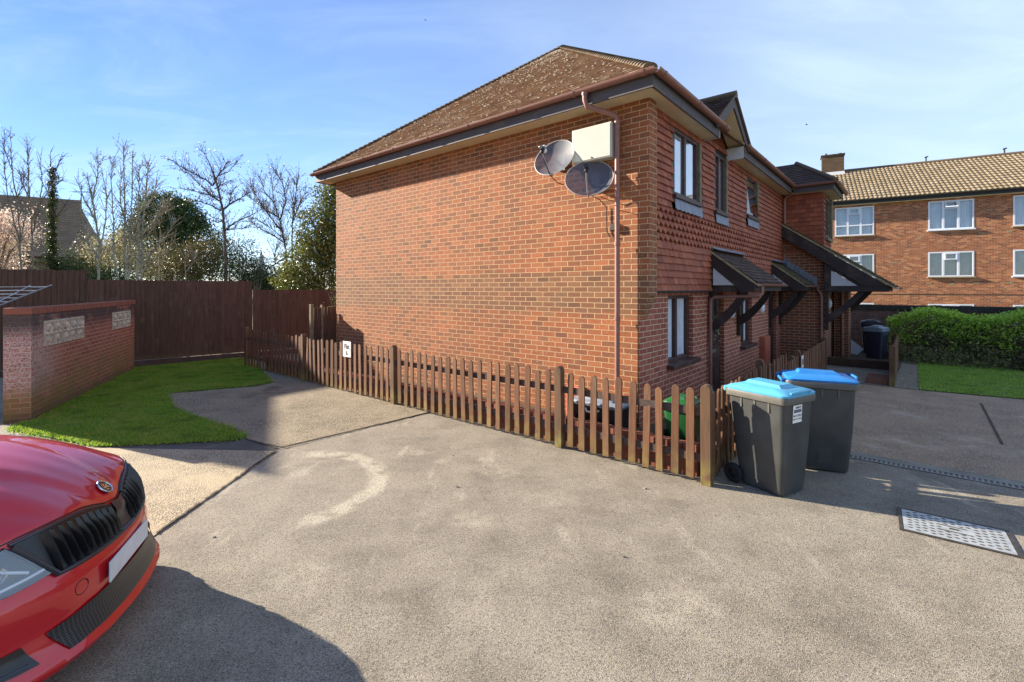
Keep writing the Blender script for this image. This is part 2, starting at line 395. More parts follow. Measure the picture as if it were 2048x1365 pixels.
# ground surfaces
def asphalt():
    t = NT('asphalt'); p = t.coord()
    big = t.noise(p, .55, 4, .6); mid = t.noise(p, 2.3, 5, .62); fine = t.noise(p, 60, 3, .7)
    base = t.ramp(mid, [(.28, S(114, 104, 90)), (.48, S(136, 125, 108)), (.68, S(154, 143, 125))])
    base = t.mix(t.range(big, .40, .62, 0, .55), base, S(154, 144, 125))
    base = t.mix(t.range(t.noise(t.mapping(p, (1, 1.6, 1), (3.1, 1.7, 0)), 1.1, 5, .65), .52, .68, 0, .5), base, S(108, 98, 84))
    # scuffed arc left by turning tyres, with fainter smears beside it
    q = t.sep(p)
    dx = t.math('SUBTRACT', q[0], -2.32); dy = t.math('SUBTRACT', q[1], 4.86)
    r = t.math('SQRT', t.math('ADD', t.math('MULTIPLY', dx, dx), t.math('MULTIPLY', dy, dy)))
    ring = t.range(t.math('ABSOLUTE', t.math('SUBTRACT', r, .93)), .05, .15, 1, 0)
    side = t.range(t.math('ADD', dx, t.math('MULTIPLY', dy, .42)), .02, .35, 0, 1)
    ring = t.math('MULTIPLY', t.math('MULTIPLY', ring, side), t.range(t.noise(p, 5.5, 5, .7), .34, .56))
    base = t.mix(t.math('MULTIPLY', ring, .6), base, S(206, 196, 172))
    sm = t.math('MULTIPLY', t.range(t.noise(t.mapping(p, (2.6, .8, 1), rot=(0, 0, .75)), 1.2, 5, .65), .56, .68), t.range(q[1], 2.6, 4.2))
    base = t.mix(t.math('MULTIPLY', sm, .45), base, S(196, 186, 164))
    for (ex, ey, er) in ((-1.13, 5.85, .20), (-.80, 5.55, .16), (-.12, 5.2, .26), (-1.85, 5.75, .14), (.35, 4.55, .34), (-.35, 4.15, .30), (-1.5, 3.35, .30), (1.0, 3.0, .4)):
        ddx = t.math('SUBTRACT', q[0], ex); ddy = t.math('MULTIPLY', t.math('SUBTRACT', q[1], ey), 1.5); dd = t.math('SQRT', t.math('ADD', t.math('MULTIPLY', ddx, ddx), t.math('MULTIPLY', ddy, ddy)))
        blot = t.math('MULTIPLY', t.range(dd, er * .35, er, 1, 0), t.range(t.noise(p, 6.5, 5, .7), .36, .6))
        base = t.mix(t.math('MULTIPLY', blot, .36), base, S(194, 184, 160))
    ag = t.voro(p, 185, out='Color'); agg = t.sep(ag)[0]
    col = t.mix(t.range(agg, .78, 1.0, 0, .5), base, S(186, 178, 164))
    col = t.mix(t.range(agg, .30, .10, 0, .8), col, S(72, 66, 60))
    pit = t.range(t.noise(p, 130, 2, .5), .36, .27, 0, 1)
    col = t.mix(t.math('MULTIPLY', pit, .85), col, S(46, 42, 38))
    pit2 = t.range(t.noise(p, 62, 3, .6), .40, .32, 0, 1)
    col = t.mix(t.math('MULTIPLY', pit2, .55), col, S(70, 64, 56))
    t.color(col); t.setp(Roughness=.9)
    h = t.math('ADD', t.math('MULTIPLY', t.voro(p, 185), .8), t.math('MULTIPLY', fine, .6))
    t.bump(t.math('SUBTRACT', h, pit), .6, .006)
    return t.m
M['asphalt'] = asphalt()
def aggregate(name, lo, mid, hi, scale=70, amt=.8, stain=None, bump=.7):
    t = NT(name); p = t.coord()
    c = t.sep(t.voro(p, scale, out='Color'))[0]; d = t.voro(p, scale)
    col = t.ramp(c, [(0, lo), (.5, mid), (1, hi)])
    col = t.mix(t.range(d, .35, .6, 0, .8), col, tuple(x * .35 for x in lo[:3]) + (1,))
    n = t.noise(p, 1.3, 5, .65)
    col = t.mix(t.range(n, .38, .62, 0, amt * .55), col, mid)
    if stain: col = t.mix(t.math('MULTIPLY', t.range(t.noise(p, .9, 5, .7), .55, .7), .7), col, stain)
    t.color(col); t.setp(Roughness=.9)
    t.bump(t.math('SUBTRACT', 1.0, d), bump, .012)
    return t.m
M['agg_pad'] = aggregate('exposed_aggregate_slab', S(118, 104, 84), S(164, 148, 122), S(200, 184, 154), 90, stain=S(96, 84, 60))
M['agg_path'] = aggregate('brown_aggregate_paving', S(150, 124, 100), S(192, 162, 132), S(228, 206, 180), 100, stain=S(200, 178, 156))
M['gravel_bed'] = aggregate('gravel_bed', S(120, 106, 90), S(170, 156, 138), S(210, 200, 184), 38, bump=1.0)
def concrete(name, a, b, c):
    t = NT(name); p = t.coord()
    col = t.ramp(t.noise(p, 2.4, 6, .65), [(.3, a), (.52, b), (.72, c)])
    sp = t.noise(p, 75, 3, .6)
    col = t.mix(t.range(sp, .38, .28, 0, .7), col, tuple(x * .35 for x in a[:3]) + (1,))
    q = t.sep(p)
    t.color(col); t.setp(Roughness=.9); t.bump(t.math('ADD', t.noise(p, 30, 5, .7), sp), .8, .012)
    return t.m
M['concrete_pad'] = aggregate('yellowish_concrete', S(150, 134, 108), S(184, 166, 134), S(212, 196, 166), 80, amt=1.3, stain=S(166, 150, 122), bump=.5)
M['concrete_grey'] = concrete('grey_concrete', S(120, 116, 104), S(146, 140, 126), S(166, 160, 146))
M['grating'] = plain('grating_metal', S(140, 136, 128), .6, .1, var=.15)
M['dark_tar'] = concrete('dark_tarmac', S(70, 66, 60), S(88, 84, 76), S(104, 98, 88))
M['soil'] = concrete('soil', S(58, 48, 36), S(80, 68, 52), S(98, 84, 62))
M['earth'] = concrete('rough_ground', S(74, 80, 44), S(92, 98, 54), S(104, 104, 66))
M['turf'] = concrete('turf', S(66, 82, 30), S(84, 104, 36), S(100, 116, 46))
# ------------------------------------------------------------------ the brick house with flats
def tile_rows(mb, org, U, V, N, length, gauge, tw, ext, thick=.012, tilt=.016, jit=.004, shape=None, seed=1, rowtest=None):
    rng = random.Random(seed); org = Vector(org); U = Vector(U); V = Vector(V); N = Vector(N)
    nrow = int(length / gauge + .5)
    for j in range(nrow):
        s = j * gauge; a, b = ext(s + gauge * .4)
        if b - a < .03: continue
        off = (tw / 2 if j % 2 else 0)
        k = math.floor((a - off) / tw)
        while True:
            u0 = k * tw + off + .002; u1 = u0 + tw - .004; k += 1
            if u0 > b: break
            if u1 < a: continue
            u0 = max(u0, a); u1 = min(u1, b)
            if u1 - u0 < .02: continue
            if rowtest and not rowtest(j, (u0 + u1) / 2, s): continue
            d = tilt + thick + rng.uniform(-jit, jit); ds = rng.uniform(-jit, jit); sk = rng.uniform(-jit, jit) * .7
            P = lambda u, v, n: org + U * u + V * v + N * n
            if shape and shape(j):
                m = (u0 + u1) / 2; h = gauge * .62
                pts = [P(u0, s + h, d * .9), P(m, s + ds, d + .004), P(u1, s + h, d * .9), P(u1, s + gauge * 1.1, thick * .4), P(u0, s + gauge * 1.1, thick * .4)]
                lo = [P(u0, s + h, .002), P(m, s + ds, .002), P(u1, s + h, .002)]
                mb.add(pts + lo, [(0, 1, 2, 3, 4), (5, 6, 1, 0), (6, 7, 2, 1)])
            else:
                pts = [P(u0, s + ds, d + sk), P(u1, s + ds, d - sk), P(u1, s + gauge * 1.12, thick * .4), P(u0, s + gauge * 1.12, thick * .4), P(u0, s + ds, 0), P(u1, s + ds, 0)]
                mb.add(pts, [(0, 1, 2, 3), (4, 5, 1, 0), (0, 3, 4), (1, 5, 2)])

def half_gutter(mb, a, b, r=.058, up=(0, 0, 1), n=9):
    a = Vector(a); b = Vector(b); d = (b - a).normalized(); u = Vector(up); s = d.cross(u).normalized()
    rows = []
    for rr in (r, r - .006):
        for p in (a, b):
            rows.append([p + s * (rr * math.cos(PI + PI * k / (n - 1))) + u * (rr * math.sin(PI + PI * k / (n - 1))) for k in range(n)])
    mb.grid([rows[0], rows[1]]); mb.grid([rows[2], rows[3]])
    for q in (0, 1): mb.grid([rows[q], rows[q + 2]])
    for k in (0, n - 1): mb.poly([rows[0][k], rows[1][k], rows[3][k], rows[2][k]])

house = thing('brick_house', 'two storey red brick house split into flats with hipped tiled roof and tile hung front', 'house', HL(0, 0, 0), HA)
EZ = 4.66; TP = .772; W = 7.56
# gable wall with the corbelled corner
mb = MB()
mb.poly([(0, 0, -.1), (0, 0, 4.49), (0, W, 4.49), (0, W, -.1)][::-1])
mb.poly([(0, W, -.1), (0, W, 4.49), (9, W, 4.49), (9, W, -.1)])
for k in range(5):
    z0 = 1.60 + .075 * k; d = -.028 * (k + 1); mb.box(0.0, .23, d, .001, z0, z0 + .0749)
mb.box(0.0, .23, -.14, .001, 1.975, 4.49)
gable = mb.build('gable_wall', M['brick'], house)
tag(gable, 'long orange brick side wall with a darker band of courses')
# front wall, lower storey, with openings
openings = [(.95, 2.0, .88, 1.9), (2.78, 3.66, .12, 1.93), (4.78, 5.72, .80, 1.80), (7.25, 8.15, .1, 1.93)]
mb = MB(); wall_cells(mb, 0, 8.58, -.1, 2.02, openings, lambda u, v: (u, 0, v))
for a, b, c, d in openings:
    mb.poly([(a, 0, c), (a, .12, c), (a, .12, d), (a, 0, d)]); mb.poly([(b, 0, c), (b, 0, d), (b, .12, d), (b, .12, c)])
    mb.poly([(a, 0, d), (a, .12, d), (b, .12, d), (b, 0, d)])
mb.build('front_wall', M['brick_front'], house, fix=False)
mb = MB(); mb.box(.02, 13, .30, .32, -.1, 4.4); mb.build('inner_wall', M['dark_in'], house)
# tile hanging
W1, W2, W3 = (.98, 2.02, 3.38, 4.38), (2.86, 3.46, 3.38, 4.42), (4.95, 5.78, 3.54, 4.40)
mb = MB()
def hole(j, u, s):
    x = u + .235; z = 1.97 + s + .05
    for a, b, c, d in (W1, W2, W3):
        if a - .02 < x < b + .13 and c - .22 < z < d + .02: return False
    return True
tile_rows(mb, (.235, -.058, 1.97), (1, 0, 0), (0, 0, 1), (0, -1, 0), 2.52, .1, .166, lambda s: (0, 8.34), thick=.013, tilt=.02, jit=.0035, shape=lambda j: 7 <= j <= 11, seed=3, rowtest=hole)
tile_rows(mb, (2.2, -.058, 4.49), (1, 0, 0), (0, 0, 1), (0, -1, 0), .62, .1, .166, lambda s: (s * 1.2, 1.42 - s * 1.2), thick=.013, tilt=.02, seed=4)
th = mb.build('tile_hanging', M['tile_hang'], house, fix=False); tag(th, 'red clay tiles hung on the upper front wall with rows of pointed tiles')
mb = MB(); wall_cells(mb, .23, 8.58, 1.95, 4.49, [(w[0], w[1] + .1, w[2] - .2, w[3]) for w in (W1, W2, W3)], lambda u, v: (u, -.055, v))
mb.box(.235, 8.58, -.115, -.0, 1.945, 1.97); mb.poly([(2.2, -.055, 4.49), (3.62, -.055, 4.49), (2.91, -.055, 5.1)])
mb.build('tile_batten', M['dark_in'], house, fix=False)

def brown_window(x0, x1, z0, z1, y, mull, curtain='curtain', glass='glass_low', sill=True, tilt=0.0):
    f = MB(); t = .055
    f.box(x0, x0 + t, y, y + .07, z0, z1); f.box(x1 - t, x1, y, y + .07, z0, z1)
    f.box(x0 + t, x1 - t, y, y + .07, z1 - t, z1); f.box(x0 + t, x1 - t, y, y + .07, z0, z0 + t)
    for mx in mull: f.box(mx - .035, mx + .035, y - .004, y + .066, z0 + t, z1 - t)
    w = f.build('window', M['frame_brown'], house, bevel=.004)
    g = MB(); g.poly([(x0 + t, y + .03 - tilt, z0 + t), (x1 - t, y + .03 - tilt, z0 + t), (x1 - t, y + .03, z1 - t), (x0 + t, y + .03, z1 - t)]); g.build('pane', M[glass], w)
    if tilt > .1:
        sa_ = MB(); up_ = (0, -1, .1); A = [(x0 + t + .02, y + .02 - tilt, z0 + t - .01), (x1 - t - .02, y + .02 - tilt, z0 + t - .01), (x1 - t - .02, y + .02, z1 - t), (x0 + t + .02, y + .02, z1 - t)]
        for q in range(4): sa_.bar(A[q], A[(q + 1) % 4], .05, .045, (0, -1, 0))
        sa_.build('open_sash', M['frame_brown'], w)
    c = MB(); n = 40; rows = [[], []]
    for k in range(n + 1):
        x = x0 + t + (x1 - x0 - 2 * t) * k / n; yy = y + .065 + .016 * math.sin(k * 1.9) + .008 * math.sin(k * .7)
        rows[0].append((x, yy, z0 + .06)); rows[1].append((x, yy, z1 - .05))
    c.grid(rows); c.build('curtain', M[curtain], w, smooth=True)
    if sill:
        s = MB(); s.box(x0 - .05, x1 + .05, min(y - .03, -.075) - .035, y + .002, z0 - .055, z0 + .004); s.build('sill', M['frame_brown'], w, bevel=.006)
    return w
brown_window(.95, 2.0, .88, 1.9, .075, [1.46])
brown_window(4.78, 5.72, .80, 1.80, .075, [5.25])
def upper_window(w, mull, tilt=0.0):
    x0, x1, z0, z1 = w
    o = brown_window(x0, x1, z0, z1, -.068, mull, 'curtain', glass='glass', tilt=tilt)
    j = MB(); j.box(x1 + .001, x1 + .10, -.098, .0, z0 - .02, z1); j.build('jamb', M['jamb'], o); j = MB(); j.box(x0 - .03, x0 - .001, -.062, .0, z0 - .02, z1); j.build('jamb', M['jamb'], o)
    l = MB(); n = 14; rows = [[], []]
    for k in range(n + 1):
        x = x0 - .02 + (x1 + .11 - x0 + .02) * k / n
        rows[0].append((x, -.098, z0 - .055)); rows[1].append((x, -.112 - .006 * (k % 2), z0 - .205 - .02 * (k % 2)))
    l.grid(rows); l.build('lead_apron', M['lead'], o)
    return o
upper_window(W1, [1.45]); upper_window(W2, [3.12]); upper_window(W3, [], .095)

# front door
mb = MB(); mb.box(2.80, 3.64, .07, .115, .12, 1.93)
for (a, b, c, d) in ((2.9, 3.18, .25, .75), (3.26, 3.54, .25, .75), (2.9, 3.18, .95, 1.2), (3.26, 3.54, .95, 1.2)): mb.box(a, b, .062, .075, c, d)
dr = mb.build('door', M['door'], house, bevel=.006)
mb = MB(); mb.box(2.92, 3.2, .066, .069, 1.3, 1.82); mb.box(3.24, 3.52, .066, .069, 1.3, 1.82); mb.build('pane', M['glass'], dr)
mb = MB(); mb.box(3.12, 3.34, .056, .068, .82, .88); mb.build('letter_box', M['metal'], dr, bevel=.004)
mb = MB(); mb.tube([(3.52, .07, 1.02), (3.52, .03, 1.02), (3.42, .03, 1.02)], .01); mb.build('handle', M['metal'], dr)
mb = MB(); mb.box(7.27, 8.13, .07, .115, .1, 1.93); d2 = mb.build('door', M['door'], house, bevel=.006)
mb = MB(); mb.box(7.4, 8.0, .066, .069, 1.25, 1.8); mb.build('pane', M['glass'], d2)
# wall lamps
def lamp(x, y, z, face):
    m = MB(); prof = [(.001, .07), (.06, .066), (.10, .045), (.118, .02), (.12, .0)]
    rows = []
    for r, h in prof:
        rows.append([(x + r * .8 * math.cos(t * PI / 12), y - h, z + r * 1.15 * math.sin(t * PI / 12)) for t in range(24)])
    m.grid(rows, True); return m.build('wall_lamp', M['lamp_white'], house, smooth=True)
lamp(4.12, 0, 1.55, 0); lamp(6.55, 0, 1.55, 0); lamp(9.3, -1.02, 1.60, 0)

# soffit, fascia, gutter
mb = MB()
mb.poly([(-.30, -.34, 4.485), (-.30, W + .34, 4.485), (.02, W + .34, 4.485), (.02, -.34, 4.485)])
for a, b in ((.02, 2.24), (3.60, 8.35)): mb.poly([(a, -.30, 4.486), (a, .06, 4.486), (b, .06, 4.486), (b, -.30, 4.486)])
mb.build('soffit', M['soffit'], house)
mb = MB(); mb.box(-.325, -.30, -.33, W + .33, 4.47, 4.64); mb.box(-.299, 2.28, -.33, -.305, 4.47, 4.64); mb.box(3.58, 8.3, -.33, -.305, 4.47, 4.64); mb.box(-.325, .35, W + .331, W + .355, 4.47, 4.64)
mb.build('fascia', M['fascia'], house)
mb = MB(); mb.box(2.281, 2.30, -.329, -.06, 4.47, 4.62); mb.build('soffit_end', M['pale_board'], house); mb = MB(); mb.box(3.56, 3.579, -.36, -.06, 4.40, 4.62); mb.build('soffit_end', M['pale_board'], house)
GX = -.385
def gutter(parts, name='gutter'):
    m = MB()
    for a, b in parts:
        half_gutter(m, a, b)
        n = max(1, int((Vector(b) - Vector(a)).length / 1.0))
        for k in range(n + 1):
            p = Vector(a).lerp(Vector(b), (k + .15) / (n + .3)); d = (Vector(b) - Vector(a)).normalized()
            half_gutter(m, p - d * .02, p + d * .02, .066)
    return m.build(name, M['upvc_brown'], house, smooth=True, fix=True)
gutter([((GX, -.39, 4.665), (GX, W + .40, 4.665)), ((GX + .0, -.39, 4.664), (2.5, -.39, 4.664)), ((3.62, -.39, 4.664), (8.45, -.39, 4.664))])
def pipe(pts, r=.034, clips=()):
    m = MB(); m.tube(pts, r, 12)
    for c in clips: m.tube([(c[0], c[1], c[2] - .02), (c[0], c[1], c[2] + .02)], r + .008, 12)
    return m.build('downpipe', M['upvc_brown'], house, smooth=True)
px = -.11
pipe([(GX, .60, 4.66), (GX, .60, 4.52), (GX + .02, .585, 4.44), (px - .02, .31, 4.33), (px, .27, 4.29), (px, .265, 4.2), (px, .265, .3)], clips=[(px, .265, z) for z in (4.22, 3.55, 2.6, 1.6, .7)] + [(GX, .6, 4.6)])

# main roof
def hipface(s): return None
sl = math.hypot(1, TP); ce, se = 1 / sl, TP / sl                     # run and rise per metre of slope
HALF = (W + .72) / 2
roof = MB()
tile_rows(roof, (-.36, W / 2, EZ), (0, 1, 0), (ce, 0, se), (-se, 0, ce), HALF * sl, .1, .166, lambda s: (-(HALF - s * ce), HALF - s * ce), thick=.013, tilt=.014, jit=.0045, seed=11)
tile_rows(roof, (-.36, -.36, EZ), (1, 0, 0), (0, ce, se), (0, -se, ce), HALF * sl, .1, .166, lambda s: (s * ce, 5.0), seed=12, rowtest=lambda j, u, s: not (2.3 - .36 + .36 < u < 3.9 and s < .8))
tile_rows(roof, (-.36, -.36, EZ), (1, 0, 0), (0, ce, se), (0, -se, ce), HALF * sl, .2, .66, lambda s: (5.0, 14.0), seed=13)
tile_rows(roof, (-.36, W + .36, EZ), (1, 0, 0), (0, -ce, se), (0, se, ce), HALF * sl, .2, .5, lambda s: (s * ce, 14.0), seed=14)
o = -.02
A_ = (-.36, -.36, EZ - .03); B_ = (-.36, W + .36, EZ - .03); P_ = (-.36 + HALF, W / 2, EZ - .03 + HALF * TP); Q_ = (14, W / 2, P_[2])
roof.poly([A_, B_, P_]); roof.poly([A_, P_, Q_, (14, -.36, A_[2])]); roof.poly([B_, (14, W + .36, A_[2]), Q_, P_]); roof.poly([(14, -.36, A_[2]), Q_, (14, W + .36, A_[2])])
rf = roof.build('roof', M['roof_tile'], house, fix=False); tag(rf, 'brown tiled hipped roof speckled with pale lichen and moss')
hip = MB()
def bonnets(a, b, n, r=.075, outer=Vector((-.7, -.7, 0))):
    a = Vector(a); b = Vector(b); d = (b - a) / n
    for k in range(n):
        p = a + d * k; q = p + d * 1.25
        for s in (0,):
            rows = []
            side = d.normalized().cross(Vector((0, 0, 1))).normalized(); up = side.cross(d.normalized())
            for pp, rr, lift in ((p, r * 1.05, .008), (q, r * .92, -.008)):
                rows.append([pp + side * rr * math.cos(t * PI / 8) * 1.2 + up * (rr * .8 * math.sin(t * PI / 8) + lift) for t in range(9)])
            hip.grid(rows); c = p + up * .03; hip.poly(rows[0][::-1])
P2 = (-.36 + HALF, W / 2, EZ + HALF * TP)
bonnets((-.27, -.27, EZ + .07), P2, 54); bonnets((-.34, W + .34, EZ + .02), P2, 56); bonnets(P2, (13.5, W / 2, P2[2]), 34)
hip.build('hip_tiles', M['bonnet_tile'], rf, fix=False)
# moss lumps on the gable slope
ms = MB(); rng = random.Random(5)
for _ in range(1500):
    s = rng.random() ** .8 * HALF * sl * .98; w = HALF - s * ce - .15
    if w < .1: continue
    u = rng.uniform(-w, w)
    if rng.random() > .25 + .75 * (abs(math.sin(u * 1.7 + s * 2.3)) > .55): continue
    r = rng.uniform(.008, .024); c = Vector((-.36, W / 2, EZ)) + Vector((ce, 0, se)) * s + Vector((0, u, 0)) + Vector((-se, 0, ce)) * .028
    top = c + Vector((-se, 0, ce)) * r * .55; k = 6; a0 = rng.random() * 6
    ring = [c + Vector((0, 1, 0)) * r * 1.3 * math.cos(a0 + t * 2 * PI / k) * rng.uniform(.7, 1.2) + Vector((ce, 0, se)) * r * math.sin(a0 + t * 2 * PI / k) for t in range(k)]
    ms.add(ring + [top], [(t, (t + 1) % k, k) for t in range(k)])
tag(ms.build('moss', M['moss'], rf, fix=False), kind='stuff')

# gablet over the second upper window
AX, AZ, LX, RX, FZ = 2.92, 5.34, 1.86, 3.96, 4.62
g = MB()
for x0, sg in ((LX, 1), (RX, -1)):
    L = math.hypot(AX - LX, AZ - FZ); U = Vector(((AX - x0) / L, 0, (AZ - FZ) / L)); N = Vector((-U.z * sg, 0, U.x * sg))
    tile_rows(g, (x0, -.40, FZ), (0, 1, 0), U, N, L, .1, .166, lambda s: (0, .62 + s * 1.0), seed=21)
    g.poly([(x0, -.40, FZ - .012), (AX, -.40, AZ - .012), (AX, 1.2, AZ - .012), (x0, .3, FZ - .012)])
gr = g.build('gablet_roof', M['roof_dark'], house, fix=False)
v = MB()
v.prism([(LX + .05, FZ), (AX, AZ - .02), (RX - .02, FZ), (RX - .15, FZ - .05), (AX, AZ - .2), (LX + .18, FZ - .05)], lambda p, q, d: (p, d, q), -.385, -.36)
v.build('bargeboard', M['fascia'], gr)
v = MB(); v.poly([(RX - .14, -.355, FZ - .05), (AX, -.355, AZ - .2), (AX, -.06, AZ - .2), (RX - .14, -.06, FZ - .05)]); v.poly([(LX + .2, -.355, FZ - .05), (AX, -.355, AZ - .2), (AX, -.06, AZ - .2), (LX + .2, -.06, FZ - .05)])
v.build('verge_soffit', M['soffit'], gr)
v = MB(); v.tube([(AX, -.42, AZ + .02), (AX, 1.2, AZ + .02)], .07, 8)
v.tube([(LX + .05, -.41, FZ + .02), (AX, -.41, AZ + .01), (RX - .02, -.41, FZ + .02)], .018, 6); v.build('ridge_tile', M['bonnet_tile'], gr)

# porch canopies over the doors
def canopy(x0, x1, left_detail=True):
    D, Z0, Z1 = .80, 2.70, 2.10
    L = math.hypot(D, Z0 - Z1); V = Vector((0, D / L, (Z0 - Z1) / L)); N = Vector((0, -V.z, V.y))
    m = MB(); tile_rows(m, (x0, -D, Z1), (1, 0, 0), V, N, L, .1, .166, lambda s: (0, x1 - x0), seed=int(x0 * 10), jit=.005)
    m.poly([(x0, -D, Z1 - .01), (x1, -D, Z1 - .01), (x1, 0, Z0 - .01), (x0, 0, Z0 - .01)])
    c = m.build('porch_canopy', M['roof_moss_dark'] if x0 > 5 else M['roof_dark'], house, fix=False)
    m = MB(); m.box(x0 - .02, x0 + .06, -D, .0, 0, .001)
    m = MB(); m.prism([(-D + .02, Z1 + .005), (0, Z0 + .012), (0, Z0 - .02), (-D + .02, Z1 - .028)], lambda p, q, d: (d, p, q), x0 - .035, x0 + .03); m.build('verge', M['verge'], c)
    m = MB()
    for xx in (x0 - .02, x1 - .03):
        m.prism([(-D + .03, Z1 - .03), (-.06, Z0 - .065), (-.06, Z0 - .29), (-D + .22, 1.95), (-D + .03, 1.95)], lambda p, q, d: (d, p, q), xx, xx + .05)
    m.box(x0 + .03, x1 - .03, -D + .03, -D + .055, 1.96, 2.08)
    m.build('bargeboard', M['dark_timber'], c)
    m = MB(); m.box(x0 + .035, x0 + .09, -D + .06, -.06, 1.95, 2.06); m.box(x0 + .035, x0 + .09, -.11, -.061, 2.0, 2.55)
    m.box(x1 - .09, x1 - .035, -D + .06, -.06, 1.95, 2.06); m.box(x0 + .09, x1 - .09, -D + .06, -.11, 2.066, 2.08)
    m.build('beam', M['dark_timber'], c)
    m = MB(); m.prism([(-.11, 2.061), (-.11, 2.40), (-.46, 2.061)], lambda p, q, d: (d, p, q), x0 - .012, x0 + .03); m.build('gable_panel', M['pale_board'], c)
    for xx in (x0 + .10, x1 - .14):
        m = MB(); n = 9; pa, pb = [], []
        for k in range(n):
            t = k / (n - 1); y = -.03 - .60 * t; z = 1.28 + .64 * t - .07 * math.sin(PI * t)
            pa.append((y - .05 * (1 - t) , z - .02)); pb.append((y + .02, z + .13))
        m.prism(pa + pb[::-1], lambda p, q, d: (d, p, q), xx, xx + .07); m.box(xx - .005, xx + .075, -.065, -.012, 1.05, 1.95)
        m.build('brace', M['dark_timber'], c)
    m = MB(); half_gutter(m, (x0 + .02, -D - .03, 2.085), (x1 + .02, -D - .03, 2.085), .05); m.build('gutter', M['upvc_brown'], c, smooth=True)
    m = MB(); m.box(x0, x1, -.10, -.075, Z0 - .01, Z0 + .03); m.poly([(x0, -.10, Z0 + .01), (x1, -.10, Z0 + .01), (x1, -.2, Z0 - .035), (x0, -.2, Z0 - .035)]); m.build('flashing', M['lead'], c)
    return c
canopy(2.66, 4.62); canopy(7.2, 8.54)
pipe([(2.85, -.83, 2.05), (2.85, -.83, 1.93), (2.80, -.80, 1.88), (2.72, -.12, 1.86), (2.70, -.06, 1.82), (2.70, -.05, 1.74), (2.70, -.05, .1)], .03, [(2.70, -.05, 1.45), (2.70, -.05, .7), (2.7, -.05, .3)])

# projecting wing at the far end of the front
mb = MB(); xw = 8.58
mb.prism([(0, -.1), (0, 3.6), (-1.02, 2.9), (-1.02, -.1)], lambda p, q, d: (d, p, q), xw, xw + .1)
wall_cells(mb, xw, 10.55, -.1, 3.0, [(9.75, 10.4, .1, 2.0)], lambda u, v: (u, -1.021, v))
mb.box(10.551, 11.2, -1.34, .1, -.1, 2.02); mb.box(11.0, 13.95, -.02, .1, -.1, 4.4)
mb.build('wing_wall', M['brick_wing'], house, fix=False)
mb = MB(); mb.box(9.75, 10.4, -.87, -.84, .1, 2.0); mb.build('door', M['door'], house)
# upper bay, tile hung
bx0, bx1, by = 8.62, 10.0, -.95
mb = MB()
tile_rows(mb, (bx0 - .02, -.02, 2.95), (0, -1, 0), (0, 0, 1), (-1, 0, 0), 1.55, .115, .166, lambda s: (0, .95), thick=.013, tilt=.022, seed=31)
tile_rows(mb, (bx0, by - .02, 2.95), (1, 0, 0), (0, 0, 1), (0, -1, 0), 1.55, .115, .166, lambda s: (0, bx1 - bx0), thick=.013, tilt=.022, seed=32, rowtest=lambda j, u, s: not (.22 < u < 1.15 and .35 < s < 1.5))
mb.box(bx0, bx1, by, .0, 2.9, 4.48)
bay = mb.build('upper_bay', M['tile_hang'], house, fix=False)
mb = MB(); mb.box(bx0 + .25, bx0 + .31, by - .05, by - .015, 3.35, 4.4); mb.box(bx0 + 1.06, bx0 + 1.12, by - .05, by - .015, 3.35, 4.4); mb.box(bx0 + .31, bx0 + 1.06, by - .05, by - .015, 3.35, 3.42); mb.box(bx0 + .31, bx0 + 1.06, by - .05, by - .015, 4.33, 4.4); mb.box(bx0 + .66, bx0 + .70, by - .05, by - .015, 3.42, 4.33)
bw = mb.build('window', M['frame_brown'], bay)
mb = MB(); mb.box(bx0 + .31, bx0 + 1.06, by - .03, by - .025, 3.42, 4.33); mb.build('pane', M['glass'], bw)
mb = MB(); mb.box(bx0 + 1.06, bx0 + 1.2, by - .1, by, 3.3, 4.42); mb.box(bx0 + .2, bx0 + 1.15, by - .11, by - .02, 3.26, 3.34); mb.build('jamb', M['jamb'], bw)
# bay roof
ex0, ex1, ey = bx0 - .33, bx1 + .33, by - .33; hw = (ex1 - ex0) / 2; mx = (ex0 + ex1) / 2
m = MB()
tile_rows(m, (ex0, ey, EZ), (0, 1, 0), (ce, 0, se), (-se, 0, ce), hw * sl, .1, .166, lambda s: (s * ce, 2.0 + s * ce), seed=41)
tile_rows(m, (ex0, ey, EZ), (1, 0, 0), (0, ce, se), (0, -se, ce), hw * sl, .1, .166, lambda s: (s * ce, ex1 - ex0 - s * ce), seed=42)
m.poly([(ex0, ey, EZ - .012), (ex1, ey, EZ - .012), (mx, ey + hw, EZ + hw * TP - .012)]); m.poly([(ex0, ey, EZ - .012), (mx, ey + hw, EZ + hw * TP - .012), (mx, 3, EZ + hw * TP - .012), (ex0, 2, EZ - .012)]); m.poly([(ex1, ey, EZ - .012), (ex1, 2, EZ - .012), (mx, 3, EZ + hw * TP - .012), (mx, ey + hw, EZ + hw * TP - .012)])
brf = m.build('bay_roof', M['roof_dark'], house, fix=False)
m = MB(); m.tube([(ex0 - .01, ey - .01, EZ + .03), (mx, ey + hw, EZ + hw * TP + .02)], .06, 8); m.build('hip_tiles', M['bonnet_tile'], brf)
m = MB(); m.box(ex0 + .04, ex0 + .06, ey + .04, -.36, 4.48, 4.63); m.box(ex0 + .061, ex1 - .04, ey + .04, ey + .06, 4.48, 4.63); m.build('fascia', M['fascia'], brf)
m = MB(); m.box(ex0 + .061, bx1 + .2, ey + .061, by + .05, 4.485, 4.495); m.box(ex0 + .061, bx0 + .01, by + .051, -.1, 4.485, 4.495); m.build('soffit', M['soffit'], brf)
